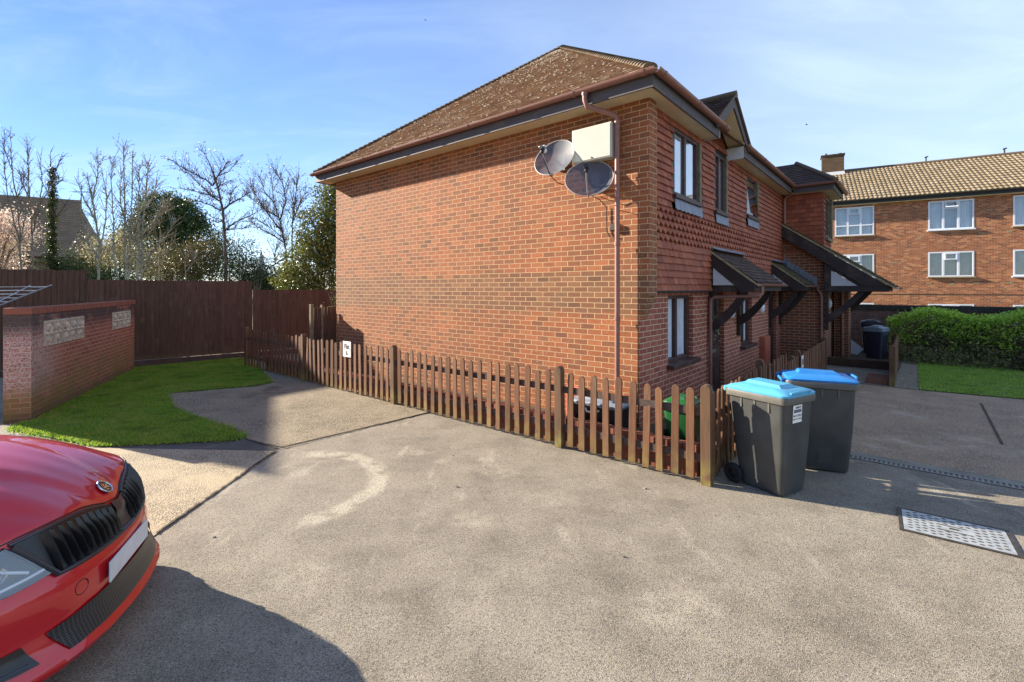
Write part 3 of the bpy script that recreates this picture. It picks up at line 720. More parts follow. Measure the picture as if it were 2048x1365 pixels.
m = MB(); half_gutter(m, (ex0 - .03, ey - .03, 4.665), (ex0 - .03, -.36, 4.665)); half_gutter(m, (ex0 - .03, ey - .03, 4.664), (ex1, ey - .03, 4.664)); m.build('gutter', M['upvc_brown'], brf, smooth=True)
pipe([(8.44, -.39, 4.66), (8.44, -.36, 4.5), (8.46, -.16, 4.42), (8.46, -.13, 4.35), (8.46, -.13, 3.72)], .034)
# long lean-to porch roof sweeping down beside the bay
Z0, Z1, D = 3.78, 2.05, 2.42; x0, x1 = 8.36, 11.35
L = math.hypot(D, Z0 - Z1); V = Vector((0, D / L, (Z0 - Z1) / L)); N = Vector((0, -V.z, V.y))
m = MB(); tile_rows(m, (x0, -D, Z1), (1, 0, 0), V, N, L, .1, .166, lambda s: (0, (x1 - x0) if -D + s * D / L < by else .27), seed=51, jit=.007)
m.poly([(x0, -D, Z1 - .01), (x1, -D, Z1 - .01), (x1, by, Z1 + (D + by) * (Z0 - Z1) / D - .01), (x0 + .27, by, Z1 + (D + by) * (Z0 - Z1) / D - .01), (x0 + .27, 0, Z0 - .01), (x0, 0, Z0 - .01)])
po = m.build('porch_roof', M['roof_moss_dark'], house, fix=False)
m = MB(); m.prism([(-D, Z1 - .005), (0, Z0 - .005), (0, Z0 - .05), (-D, Z1 - .05)], lambda p, q, d: (d, p, q), x0 - .03, x0 + .02); m.build('verge', M['verge'], po)
m = MB(); m.prism([(-D + .06, Z1 - .02), (0, Z0 - .06), (0, Z0 - .34), (-1.80, 2.085), (-D + .25, 2.085)], lambda p, q, d: (d, p, q), x0 - .01, x0 + .03); m.build('bargeboard', M['dark_timber'], po)
m = MB(); m.box(x0 + .031, x0 + .10, -D + .12, -1.03, 1.93, 2.07); m.box(x0 + .031, x0 + .10, -1.17, -1.03, 2.071, 2.62)
m.prism([(-1.17, 2.60), (-1.17, 2.47), (-1.72, 2.071), (-1.86, 2.071)], lambda p, q, d: (d, p, q), x0 + .032, x0 + .09)
m.box(x0 + .1, x1 - .1, -D + .12, -D + .2, 1.94, 2.03); m.box(x1 - .1, x1 - .03, -D + .12, -1.03, 1.93, 2.07); m.build('beam', M['dark_timber'], po)
m = MB(); m.prism([(-1.171, 2.072), (-1.171, 2.46), (-1.71, 2.072)], lambda p, q, d: (d, p, q), x0 + .045, x0 + .06); m.build('gable_panel', M['pale_board'], po)
for xx in (x0 + .14, x1 - .2):
    m = MB(); pa, pb = [], []
    for k in range(9):
        t = k / 8; y = -1.06 - .80 * t; z = 1.15 + .78 * t - .06 * math.sin(PI * t); pa.append((y - .05 * (1 - t), z)); pb.append((y + .03, z + .15))
    m.prism(pa + pb[::-1], lambda p, q, d: (d, p, q), xx, xx + .07); m.box(xx - .005, xx + .08, -1.10, -1.03, .95, 1.95); m.build('brace', M['dark_timber'], po)
m = MB(); m.tube([(x0 + .08, -1.0, 2.095), (x0 + .08, -D - .02, 2.06)], .03, 8); half_gutter(m, (x0, -D - .05, 2.035), (x1, -D - .05, 2.035), .05); m.build('gutter', M['upvc_brown'], po, smooth=True)
# stepped lead flashing on the wing wall above the second canopy
m = MB(); n = 8
for k in range(n):
    y = -.02 - .80 * k / n; z = 2.74 - .60 * k / n; m.box(xw - .006, xw - .001, y - .80 / n - .03, y, z - .13, z + .08)
m.build('flashing', M['lead'], house)
pipe([(8.53, -.86, 2.08), (8.53, -.86, 1.98), (8.50, -.92, 1.9), (8.53, -.95, 1.82), (8.53, -.95, .1)], .034, [(8.53, -.95, 1.2)])
pipe([(10.5, -1.2, 2.3), (10.5, -1.2, .1)], .034)

# things fixed to the house
def dish(name, label, y, z, tiltup, yaw, scale, lnb_dark, arm_to):
    t = thing(name, label, 'satellite dish', HL(0, y, z), HA, 'satellite dishes'); t.scale = (1.1, 1.1, 1.1)
    # axis points away from the wall (-x) and up, turned by yaw
    ax = Vector((-math.cos(R(tiltup)) * math.cos(R(yaw)), math.cos(R(tiltup)) * math.sin(R(yaw)), math.sin(R(tiltup)))).normalized()
    sd = ax.cross(Vector((0, 0, 1))).normalized(); up = sd.cross(ax)
    c = Vector((-.19, 0, 0)); a, b = .30 * scale, .265 * scale
    rows = []
    for k in range(9):
        q = k / 8
        rows.append([c + ax * (.075 * q * q - .075) + sd * (a * q * math.cos(p * PI / 20)) + up * (b * q * math.sin(p * PI / 20)) for p in range(40)])
    m = MB(); m.grid(rows, True); m.build('reflector', M['dish'], t, smooth=True)
    m = MB(); m.tube(rows[-1] + [rows[-1][0]], .006, 6, cap=False); m.build('rim', M['dish_rim'], t, smooth=True)
    m = MB(); low = c - up * b * .95 - ax * .02; foc = c + ax * .27 - up * .06
    m.tube([low - ax * .03, low + ax * .06, foc - up * .05], .011, 6)
    m.tube([c - ax * .08, c - ax * .12, (-.03, (c - ax * .12).y, (c - ax * .12).z - .03)], .018, 8); m.box(-.03, 0, -.06, .06, -.14, .08); m.build('arm', M['metal'], t)
    m = MB(); m.tube([foc - ax * .05, foc + ax * .01, foc + ax * .045], [.02, .03, .028], 10); m.tube([foc - up * .0, foc - up * .06], .024, 8)
    l = m.build('receiver', M['black'], t)
    if not lnb_dark:
        m = MB(); m.tube([foc - ax * .06 + up * .006, foc - ax * .01 + up * .006], [.03, .034], 10); m.box(foc.x - .03, foc.x + .03, foc.y - .05, foc.y + .05, foc.z + .022, foc.z + .04); m.build('receiver_cover', M['white_pl'], t, bevel=.006)
    m = MB(); m.tube(arm_to(foc, low), .006, 6); m.build('cable', M['black'], t)
    return t
t_ = NT('perforated_dish_mesh'); t_.color(S(84, 88, 100)); t_.setp(Roughness=.6)
tr_ = t_.new('ShaderNodeBsdfTransparent'); mx_ = t_.new('ShaderNodeMixShader'); mx_.inputs[0].default_value = .15
t_.link(t_.b.outputs[0], mx_.inputs[1]); t_.link(tr_.outputs[0], mx_.inputs[2]); t_.link(mx_.outputs[0], t_.out.inputs[0]); M['dish'] = t_.m
M['dish_rim'] = plain('dish_rim', S(176, 172, 168), .5)
dish('satellite_dish', 'grey mesh satellite dish with a white receiver, left of the grey wall cabinet', 1.22, 3.90, 22, -3, 1.0, False,
     lambda f, l: [f - Vector((0, 0, .03)), f + Vector((.02, -.0, -.12)), l + Vector((-.05, -.02, -.02)), l + Vector((.0, -.1, -.12)), l + Vector((.12, -.12, -.13))])
dish('satellite_dish', 'grey mesh satellite dish with a black receiver, below the grey wall cabinet', .64, 3.52, 24, -24, 1.0, True,
     lambda f, l: [f - Vector((0, 0, .05)), l + Vector((-.03, 0, .02)), l + Vector((.06, -.12, -.05)), Vector((-.02, -.15, -.36)), Vector((-.02, -.155, -.66)), Vector((-.02, -.2, -.74)), Vector((-.02, -.28, -.74))])
cab = thing('utility_cabinet', 'flat grey metal cabinet fixed high on the gable wall beside the downpipe', 'cabinet', HL(0, .62, 4.0), HA)
m = MB(); m.box(-.17, -.01, -.30, .32, -.235, .235); m.build('cabinet_body', M['grey_box'], cab, bevel=.006)
m = MB(); m.box(-.178, -.171, -.285, .305, -.22, .22); m.build('cabinet_door', M['grey_box'], cab, bevel=.003)
m = MB(); m.tube([(-.185, -.0, -.2), (-.17, 0, -.2)], .012, 8); m.build('lock', M['steel_dark'], cab)
jb = thing('junction_box', 'small black junction box beside the downpipe under the dishes', 'junction box', HL(0, .36, 2.84), HA)
m = MB(); m.box(-.05, 0, -.05, .05, -.05, .05); m.build('box_body', M['black'], jb, bevel=.006); m = MB(); m.box(-.056, -.0505, -.043, .043, -.043, .043); m.build('box_cover', M['steel_dark'], jb)
mbx = thing('meter_cabinet', 'terracotta meter cabinet low on the gable wall behind the picket fence', 'meter cabinet', HL(0, .96, .35), HA, 'terracotta meter cabinets')
m = MB(); m.box(-.10, 0, -.13, .13, -.25, .25); m.build('cabinet_body', M['terracotta'], mbx, bevel=.012); m = MB(); m.box(-.108, -.101, -.11, .11, -.22, .22); m.build('cabinet_door', M['terracotta'], mbx, bevel=.004)
mby = thing('meter_cabinet', 'tall terracotta meter cabinet on the front wall between window and second door', 'meter cabinet', HL(6.62, 0, .52), HA, 'terracotta meter cabinets')
m = MB(); m.box(-.26, .26, -.12, 0, -.42, .36); m.build('cabinet_body', M['terracotta'], mby, bevel=.012); m = MB(); m.box(-.23, .23, -.128, -.121, -.39, .33); m.build('cabinet_door', M['terracotta'], mby, bevel=.004)
# door wreath
wr = thing('door_wreath', 'small wreath of dark leaves and pale flowers hanging on the front door', 'wreath', HL(3.22, .04, 1.33), HA)
m = MB(); rng = random.Random(3)
for k in range(90):
    a = rng.random() * 2 * PI; r = .12 + rng.uniform(-.03, .035); c = Vector((r * math.cos(a), rng.uniform(-.035, .0), r * math.sin(a))); d = Vector((rng.uniform(-1, 1), rng.uniform(-1, .2), rng.uniform(-1, 1))).normalized() * .035; e = d.cross(Vector((0, 1, 0))).normalized() * .015
    m.poly([c - d, c + e, c + d, c - e])
m.build('leaves', M['leaf_dark'], wr, fix=False)
m = MB()
for k in range(16):
    a = rng.random() * 2 * PI; c = (.12 * math.cos(a), -.04, .12 * math.sin(a) - .1 * (k % 3)); m.lathe([(.001, -.014), (.014, 0), (.001, .014)], c, 6)
m.build('flowers', M['petal'], wr)
# ------------------------------------------------------------------ ground
def sheet(name, pts, z, mat, parent=None):
    return struct(MB().poly([(p[0], p[1], z) for p in pts]).build(name, mat, fix=False))
sheet('ground', [(-500, -200), (500, -200), (500, 900), (-500, 900)], -.03, M['earth'])
sheet('driveway', [(-30, -12), (30, -12), (30, 18), (-30, 18)], 0, M['asphalt'])
sheet('parking_slab', [(-2.90, 6.02), (-1.22, 7.86), HL(-.70, 4.6)[:2], HL(-.70, 8.3)[:2], (-5.2, 9.62), (-6.62, 9.05), (-5.55, 7.75), (-4.2, 6.85), (-3.45, 6.28)], .012, M['agg_pad'])
sheet('concrete_apron', [(-2.905, 5.88), (-2.89, 3.86), (-4.4, 2.0), (-12, 1.2), (-12, 7.4), (-8.5, 7.0), (-7.0, 6.55), (-5.15, 5.99)], .008, M['concrete_pad'])
sheet('tarmac_wedge', [(-2.93, 5.9), (-5.12, 6.0), (-3.5, 6.33), (-2.92, 6.0)], .004, M['dark_tar'])
sheet('yard_paving', [(-8.0, 7.2), (-12, 7.4), (-20, 9), (-18, 14), (-10, 12.3)], .006, M['concrete_grey'])
jm = MB(); jr = random.Random(44)
for a, b in (((-2.90, 3.9), (-2.91, 5.9)), ((-2.91, 5.94), (-1.24, 7.84)), ((-2.93, 5.97), (-4.3, 6.85))):
    a = Vector(a); b = Vector(b); n = int((b - a).length / .05); sd = Vector((-(b - a).y, (b - a).x)).normalized(); prev = None
    for k in range(n + 1):
        c = a.lerp(b, k / n) + sd * jr.gauss(0, .004); w = max(.002, jr.gauss(.010, .005)); q = [(*(c - sd * w), .0135), (*(c + sd * w), .0135)]
        if prev: jm.poly([prev[0], q[0], q[1], prev[1]])
        prev = q
struct(jm.build('slab_joint', M['soil'], fix=False))
def hsheet(name, pts, z, mat): return sheet(name, [HL(*p)[:2] for p in pts], z, mat)
hsheet('front_paving', [(1.17, -18), (6.75, -18), (6.66, -4.3), (6.45, -2.7), (6.55, -1.0), (1.17, -1.0)], .006, M['agg_path'])
hsheet('side_path', [(6.50, -2.42), (9.0, -2.42), (9.0, -1.0), (6.54, -1.0)], .010, M['concrete_grey'])
hsheet('drain_edging', [(1.125, -18), (1.27, -18), (1.27, -1.2), (1.125, -1.2)], .010, M['concrete_grey'])
hsheet('gravel_strip', [(6.52, -2.46), (6.46, -2.80), (10.4, -2.80), (10.4, -2.46)], .012, M['gravel_bed'])
hsheet('bed_soil', [(9.08, -.02), (13.9, -.02), (13.9, -2.5), (9.08, -2.5)], .05, M['soil'])
struct(MB().bar(HL(5.72, -3.654, .008), HL(2.83, -3.63, .008), .03, .008).build('paving_joint', M['soil']))
# raised garden strip round the house behind the edging
gs = MB()
gs.prism([(-.64, 9), (-.64, -1.04), (0.02, -1.04), (0.02, 9)], lambda p, q, d: HL(p, q, d), -.02, .17); gs.prism([(0.02, -1.04), (7.2, -1.04), (7.2, .1), (.02, .1)], lambda p, q, d: HL(p, q, d), -.02, .12)
struct(gs.build('garden_strip', M['soil']))
ed = thing('garden_edging', 'low brick edging wall along the foot of the picket fence', 'edging wall', HL(0, 0, 0), HA)
m = MB(); m.box(-.75, -.63, -1.0, 9.6, 0, .26); m.build('wall', M['brick_edge'], ed)
m = MB(); rng = random.Random(2); y = -1.0
while y < 9.6:
    m.box(-.757, -.622, y + .004, y + .07, .262, .33 + rng.uniform(-.004, .004)); y += .075
m.build('coping', M['coping'], ed, fix=False)

# ------------------------------------------------------------------ grass
def in_poly(x, y, P):
    ins = np.zeros(len(x), bool); n = len(P)
    for i in range(n):
        x1, y1 = P[i]; x2, y2 = P[(i + 1) % n]
        c = ((y1 > y) != (y2 > y)); xi = (x2 - x1) * (y - y1) / ((y2 - y1) if abs(y2 - y1) > 1e-9 else 1e-9) + x1
        ins ^= c & (x < xi)
    return ins
def mesh_np(name, V, F, mat, parent=None):
    me = bpy.data.meshes.new(name); nv, nf, k = len(V), len(F), F.shape[1]
    me.vertices.add(nv); me.vertices.foreach_set('co', V.astype(np.float32).ravel())
    me.loops.add(nf * k); me.loops.foreach_set('vertex_index', F.astype(np.int32).ravel())
    me.polygons.add(nf); me.polygons.foreach_set('loop_start', np.arange(0, nf * k, k, dtype=np.int32))
    try: me.polygons.foreach_set('loop_total', np.full(nf, k, dtype=np.int32))
    except Exception: pass
    me.update(calc_edges=True); me.materials.append(mat)
    o = bpy.data.objects.new(name, me); COL.objects.link(o)
    if parent is not None: o.parent = parent
    return o
def grass(name, label, P, n, hmin, hmax, mat, z0=.01, w=.009, edge=.04):
    P = np.array(P); lo, hi = P.min(0), P.max(0)
    x = RNG.uniform(lo[0], hi[0], n); y = RNG.uniform(lo[1], hi[1], n)
    jx = x + RNG.normal(0, edge, n); jy = y + RNG.normal(0, edge, n)
    k = in_poly(jx, jy, P); x, y = x[k], y[k]; n = len(x)
    patch = .5 + .5 * np.sin(x * 2.1 + 1.3 * np.sin(y * 1.7)) * np.sin(y * 1.9 + x * .6)
    h = RNG.uniform(hmin, hmax, n) * (.65 + .6 * patch); a = RNG.uniform(0, 2 * PI, n); lean = RNG.normal(0, .45, (n, 2)) * h[:, None]
    V = np.zeros((n, 3, 3)); dx, dy = np.cos(a) * w, np.sin(a) * w
    V[:, 0] = np.stack([x - dx, y - dy, np.full(n, z0)], 1); V[:, 1] = np.stack([x + dx, y + dy, np.full(n, z0)], 1)
    V[:, 2] = np.stack([x + lean[:, 0], y + lean[:, 1], z0 + h], 1)
    o = mesh_np(name, V.reshape(-1, 3), np.arange(n * 3).reshape(-1, 3), mat)
    return tag(o, label, 'grass', kind='stuff')
LL = [(-7.1, 6.75), (-5.2, 6.02), (-3.62, 6.28), (-3.55, 6.42), (-4.1, 6.9), (-4.9, 7.42), (-5.7, 8.05), (-6.55, 9.05), (-5.9, 9.5), (-5.2, 9.85), (-5.05, 10.1), (-6.5, 12.2), (-7.7, 13.7), (-9.55, 12.1), (-7.35, 7.25)]
sheet('lawn_turf', LL, .016, M['turf'])
grass('lawn_grass', 'short lush grass between the brick yard wall and the parking slab', LL, 260000, .014, .042, M['grass_l'], .016)
RL = [HL(*p)[:2] for p in [(6.44, -2.84), (6.5, -3.3), (6.62, -4.3), (6.72, -6), (6.78, -16), (11.3, -16), (11.2, -2.84)]]
sheet('front_turf', RL, .02, M['turf'])
grass('mown_grass', 'close mown lawn in front of the hedge', RL, 300000, .015, .035, M['grass_r'], .02, edge=.02)
m = MB(); rng = random.Random(9)
V = []
for k in range(1500):
    x, y = rng.uniform(6.5, 10.3), rng.uniform(-2.8, -2.46); p = HL(x, y, .012); r = rng.uniform(.010, .022)
    m.add([(p[0] - r, p[1], p[2]), (p[0], p[1] - r * .8, p[2]), (p[0] + r, p[1], p[2]), (p[0], p[1] + r * .8, p[2]), (p[0], p[1], p[2] + r)], [(0, 1, 4), (1, 2, 4), (2, 3, 4), (3, 0, 4)])
tag(m.build('gravel', M['stone'], fix=False), 'pale loose gravel between the boarded fence and the lawn', 'gravel', kind='stuff')

# ------------------------------------------------------------------ picket fences
def picket_mesh(w, t, h, name='picket'):
    m = MB(); n = 8; prof = [(-w / 2, 0), (w / 2, 0)] + [(w / 2 * math.cos(PI * k / n), h - w / 2 + w / 2 * math.sin(PI * k / n)) for k in range(n + 1)]
    m.prism(prof, lambda p, q, d: (d, p, q), -t / 2, t / 2); return m
fence = thing('picket_fence', 'long weathered brown picket fence along the house wall from lawn to corner post', 'fence', HL(-.88, 0, 0), HA, 'picket fences')
rng = random.Random(12)
posts = [-1.15, .66, 4.12, 7.35, 10.36]
pk0 = picket_mesh(.082, .02, .93).build('picket', M['fence'], fence, bevel=.003)
first = True
for a, b in zip(posts[:-1], posts[1:]):
    n = max(2, round((b - a) / .172)); 
    for k in range(1, n):
        o = pk0 if first else copy_tree(pk0, fence); first = False
        o.location = (-.012 + rng.uniform(-.003, .003), a + (b - a) * k / n + rng.uniform(-.006, .006), .035 + rng.uniform(-.012, .012)); o.rotation_euler = (rng.gauss(0, .013), rng.gauss(0, .012), rng.gauss(0, .05))
        o.scale = (1, rng.uniform(.96, 1.06), rng.uniform(.972, 1.018))
pm = MB(); prof = [(-.05, 0), (.05, 0), (.05, .97), (.042, .998), (.022, 1.018), (0, 1.024), (-.022, 1.018), (-.042, .998), (-.05, .97)]
pm.prism(prof, lambda p, q, d: (d, p, q), -.045, .045); p0 = pm.build('post', M['post'], fence, bevel=.004)
for i, y in enumerate(posts):
    o = p0 if i == 0 else copy_tree(p0, fence); o.location = (.0, y, 0); o.rotation_euler = (rng.gauss(0, .006), rng.gauss(0, .006), 0)
for a, b in zip(posts[:-1], posts[1:]):
    for z in (.255, .73):
        m = MB(); m.box(.0, .034, a + .05, b - .05, z - .04, z + .04); m.build('rail', M['rail'], fence, bevel=.003)
rfence = thing('picket_fence', 'shorter picket fence running back from the corner post behind the two grey bins', 'fence', HL(0, -1.15, 0), HA, 'picket fences')
pk1 = picket_mesh(.082, .02, .90).build('picket', M['fence'], rfence, bevel=.003); first = True
x = -.72
while x < 7.5:
    o = pk1 if first else copy_tree(pk1, rfence); first = False
    dense = x > 3
    o.rotation_euler = (rng.gauss(0, .01), rng.gauss(0, .01), PI / 2 + rng.gauss(0, .02)); o.location = (x, -.012, .035 + rng.uniform(-.012, .012)); o.scale = (1, 1, .84 if dense else 1)
    x += .115 if dense else .165
for (xx, h) in ((1.4, 1), (3.6, .82), (4.15, .86), (7.5, .84)):
    o = copy_tree(p0, rfence); o.location = (xx, .02, 0); o.rotation_euler = (0, 0, 0); o.scale = (1, 1, h)
for z in (.25, .66):
    m = MB(); m.box(-.75, 7.5, .0, .034, z - .04, z + .04); m.build('rail', M['rail'], rfence)
bf = thing('boarded_fence', 'low dark boarded fence beside the gravel strip and lawn', 'fence', HL(6.6, -2.42, 0), HA)
m = MB(); rng = random.Random(4); x = .06
while x < 3.3:
    h = .86 + rng.uniform(-.015, .015); m.prism([(x, .03), (x + .1, .03), (x + .1, h - .04), (x + .05, h), (x, h - .04)], lambda p, q, d: (p, d, q), -.03, -.01); x += .107
m.build('boards', M['fence'], bf)
m = MB(); m.prism([(-.05, 0), (.05, 0), (.05, .80), (.03, .84), (-.03, .84), (-.05, .80)], lambda p, q, d: (d, p, q), -.05, .05); o = m.build('post', M['post'], bf); q = copy_tree(o, bf); q.location = (3.25, .05, 0)
m = MB(); m.box(.05, 3.2, -.009, .03, .2, .28); m.box(.05, 3.2, -.009, .03, .6, .68); m.build('rail', M['rail'], bf)

# signs on the fences
def text_mesh(body, size, mat, parent, loc, rot, name='lettering', bold=0.0, align='CENTER'):
    c = bpy.data.curves.new('t', 'FONT'); c.body = body; c.size = size; c.align_x = align; c.align_y = 'CENTER'; c.offset = bold; c.space_line = 1.0
    o = bpy.data.objects.new('t', c); COL.objects.link(o)
    dg = bpy.context.evaluated_depsgraph_get(); me = bpy.data.meshes.new_from_object(o.evaluated_get(dg))
    bpy.data.objects.remove(o); me.name = name; me.materials.clear(); me.materials.append(mat)
    q = bpy.data.objects.new(name, me); COL.objects.link(q); q.parent = parent; q.location = loc; q.rotation_euler = rot
    return q
sg = thing('flat_sign', 'white sign reading Flat 6 on the long picket fence', 'sign', HL(-.915, 5.56, .84), HA)
m = MB(); m.box(-.008, 0, -.14, .14, -.15, .15); m.build('sign_board', M['sign_white'], sg, bevel=.003)
text_mesh('Flat', .125, M['ink'], sg, (-.0095, 0, .05), (PI / 2, 0, -PI / 2), bold=.004); text_mesh('6', .125, M['ink'], sg, (-.0095, 0, -.075), (PI / 2, 0, -PI / 2), bold=.004)
m = MB(); m.tube([(-.012, .11, .0), (-.007, .11, 0)], .006, 6); m.tube([(-.012, -.11, .0), (-.007, -.11, 0)], .006, 6); m.build('screw', M['steel_dark'], sg)
nt = thing('notice', 'small white paper notice on the fence post behind the back bin', 'notice', HL(4.12, -1.19, .68), HA)
m = MB(); m.box(-.09, .09, -.03, -.022, -.11, .11); m.build('sheet', M['sign_white'], nt); m = MB(); m.box(-.055, .055, -.033, -.031, -.06, .05); m.build('print', M['ink_blue'], nt)

# ------------------------------------------------------------------ close-boarded fence, three heights
FP = Vector((-9.65, 12.3)); FD = Vector((.756, .654)); FA = math.atan2(.654, .756)
def closeboard(label, t0, t1, h, seed):
    p = FP + FD * t0; L = t1 - t0
    f = thing('closeboard_fence', label, 'fence', (p.x, p.y, 0), FA, 'dark close boarded fences'); rng = random.Random(seed)
    m = MB(); x = 0.0
    while x < L - .02:
        w = min(.104, L - x); hh = h + rng.uniform(-.006, .006)
        m.hexa([(x, -.012, .16), (x + w, -.026 - rng.uniform(0, .004), .16), (x + w, -.004, .16), (x, -.004, .16), (x, -.012, hh), (x + w, -.028, hh), (x + w, -.004, hh), (x, -.004, hh)]); x += .1
    m.build('boards', M['closeboard'], f, fix=False)
    m = MB(); m.box(0, L, -.03, .0, .0, .15); m.build('gravel_board', M['rail'], f)
    m = MB(); m.box(0, L, .0, .06, .5, .58); m.box(0, L, .0, .06, h - .4, h - .32); m.build('rail', M['rail'], f)
    for xx in (0.06, L - .06):
        m = MB(); m.box(xx - .05, xx + .05, .001, .10, 0, h + .01); m.build('post', M['closeboard'], f)
    return f
closeboard('tall dark brown close boarded fence section at far left', -6.5, -.95, 2.44, 1)
closeboard('dark brown close boarded fence section behind the lawn', -.94, 2.68, 2.22, 2)
closeboard('lower dark brown close boarded fence section below the holly', 2.69, 8.2, 1.97, 3)
sf = thing('side_gate', 'narrow dark boarded gate with pale posts between picket fence and house', 'gate', HL(-.46, 7.9, 0), HA)
m = MB(); x = .09
while x < .26: m.box(x, x + .085, -.02, 0, .08, 1.56); x += .09
m.build('gate_leaf', M['closeboard'], sf); m = MB(); x = .34
while x < .95: m.box(x, x + .07, -.02, 0, .08, 1.57); x += .085
m.build('boards', M['closeboard'], sf)
m = MB(); m.box(0, .075, -.04, .035, 0, 1.64); o = m.build('post', M['concrete_post'], sf, bevel=.006); q = copy_tree(o, sf); q.location = (.27, 0, -.02); q.scale = (.5, 1, 1)

# ------------------------------------------------------------------ brick yard wall with screen blocks
yw = thing('yard_wall', 'stained red brick yard wall with two patterned screen panels beside the lawn', 'wall', (-7.22, 7.17, 0), math.atan2(.909, -.417))
m = MB(); m.box(.32, 5.2, 0, .215, -.05, 1.61); m.box(0, .32, -.012, .30, -.05, 1.61); m.build('wall', M['brick_yard'], yw)
m = MB(); rng = random.Random(8); x = 0.0
while x < 5.2:
    w = .215 if x < .3 else .11
    m.box(x + .004, x + w - .004, -.016 if x < .32 else -.006, .305 if x < .32 else .222, 1.613, 1.715 + rng.uniform(-.004, .004)); x += w
m.build('coping', M['coping'], yw, bevel=.006, fix=False)
def screens(x0, n, z0, h, w):
    for i in range(n):
        a = x0 + i * w; s = MB(); s.box(a + .004, a + w - .004, -.008, .03, z0, z0 + h)
        cx, cz = a + w / 2, z0 + h / 2
        for q in range(8):
            ang = q * PI / 4 + PI / 8 * 0; d = Vector((math.cos(ang) * w * .46, 0, math.sin(ang) * h * .46)); e = Vector((-math.sin(ang) * w * .10, 0, math.cos(ang) * h * .10)); c = Vector((cx, -.009, cz))
            mid = c + d * .55
            s.add([c + d * .06, mid + e, c + d, mid - e, mid + Vector((0, -.045, 0))], [(0, 1, 4), (1, 2, 4), (2, 3, 4), (3, 0, 4)])
        for (p, q) in (((a + .01, z0 + .01), (a + w - .01, z0 + .03)), ((a + .01, z0 + h - .03), (a + w - .01, z0 + h - .01)), ((a + .01, z0 + .03), (a + .03, z0 + h - .03)), ((a + w - .03, z0 + .03), (a + w - .01, z0 + h - .03))): s.box(p[0], q[0], -.022, -.008, p[1], q[1])
        s.build('screen_block', M['screenblock'], yw, fix=False)
screens(.42, 5, 1.08, .41, .315); screens(3.58, 4, 1.10, .38, .31)

# rotary clothes airer behind the wall
ra = thing('clothes_airer', 'grey metal rotary clothes airer standing behind the yard wall', 'clothes airer', (-10.35, 9.0, 0), R(8))
m = MB(); m.tube([(0, 0, 0), (0, 0, 2.0)], .022, 10); m.build('pole', M['metal'], ra)
tips = []
for k in range(4):
    a = k * PI / 2; d = Vector((math.cos(a), math.sin(a), 0)); tips.append(d)
    m = MB(); m.tube([Vector((0, 0, 1.42)) + d * .03, Vector((0, 0, 2.07)) + d * 1.5], .014, 8); m.tube([Vector((0, 0, 1.05)) + d * .03, Vector((0, 0, 1.68)) + d * .62], .009, 6); m.build('arm', M['metal'], ra)
m = MB()
for i in range(7):
    f = .45 + i * .165; P = [Vector((0, 0, 1.42 + .65 * f / 1.5)) + d * f for d in tips]
    for k in range(4): m.tube([P[k], (P[k] + P[(k + 1) % 4]) / 2 - Vector((0, 0, .02)), P[(k + 1) % 4]], .004, 4)
m.build('line', M['sign_white'], ra)

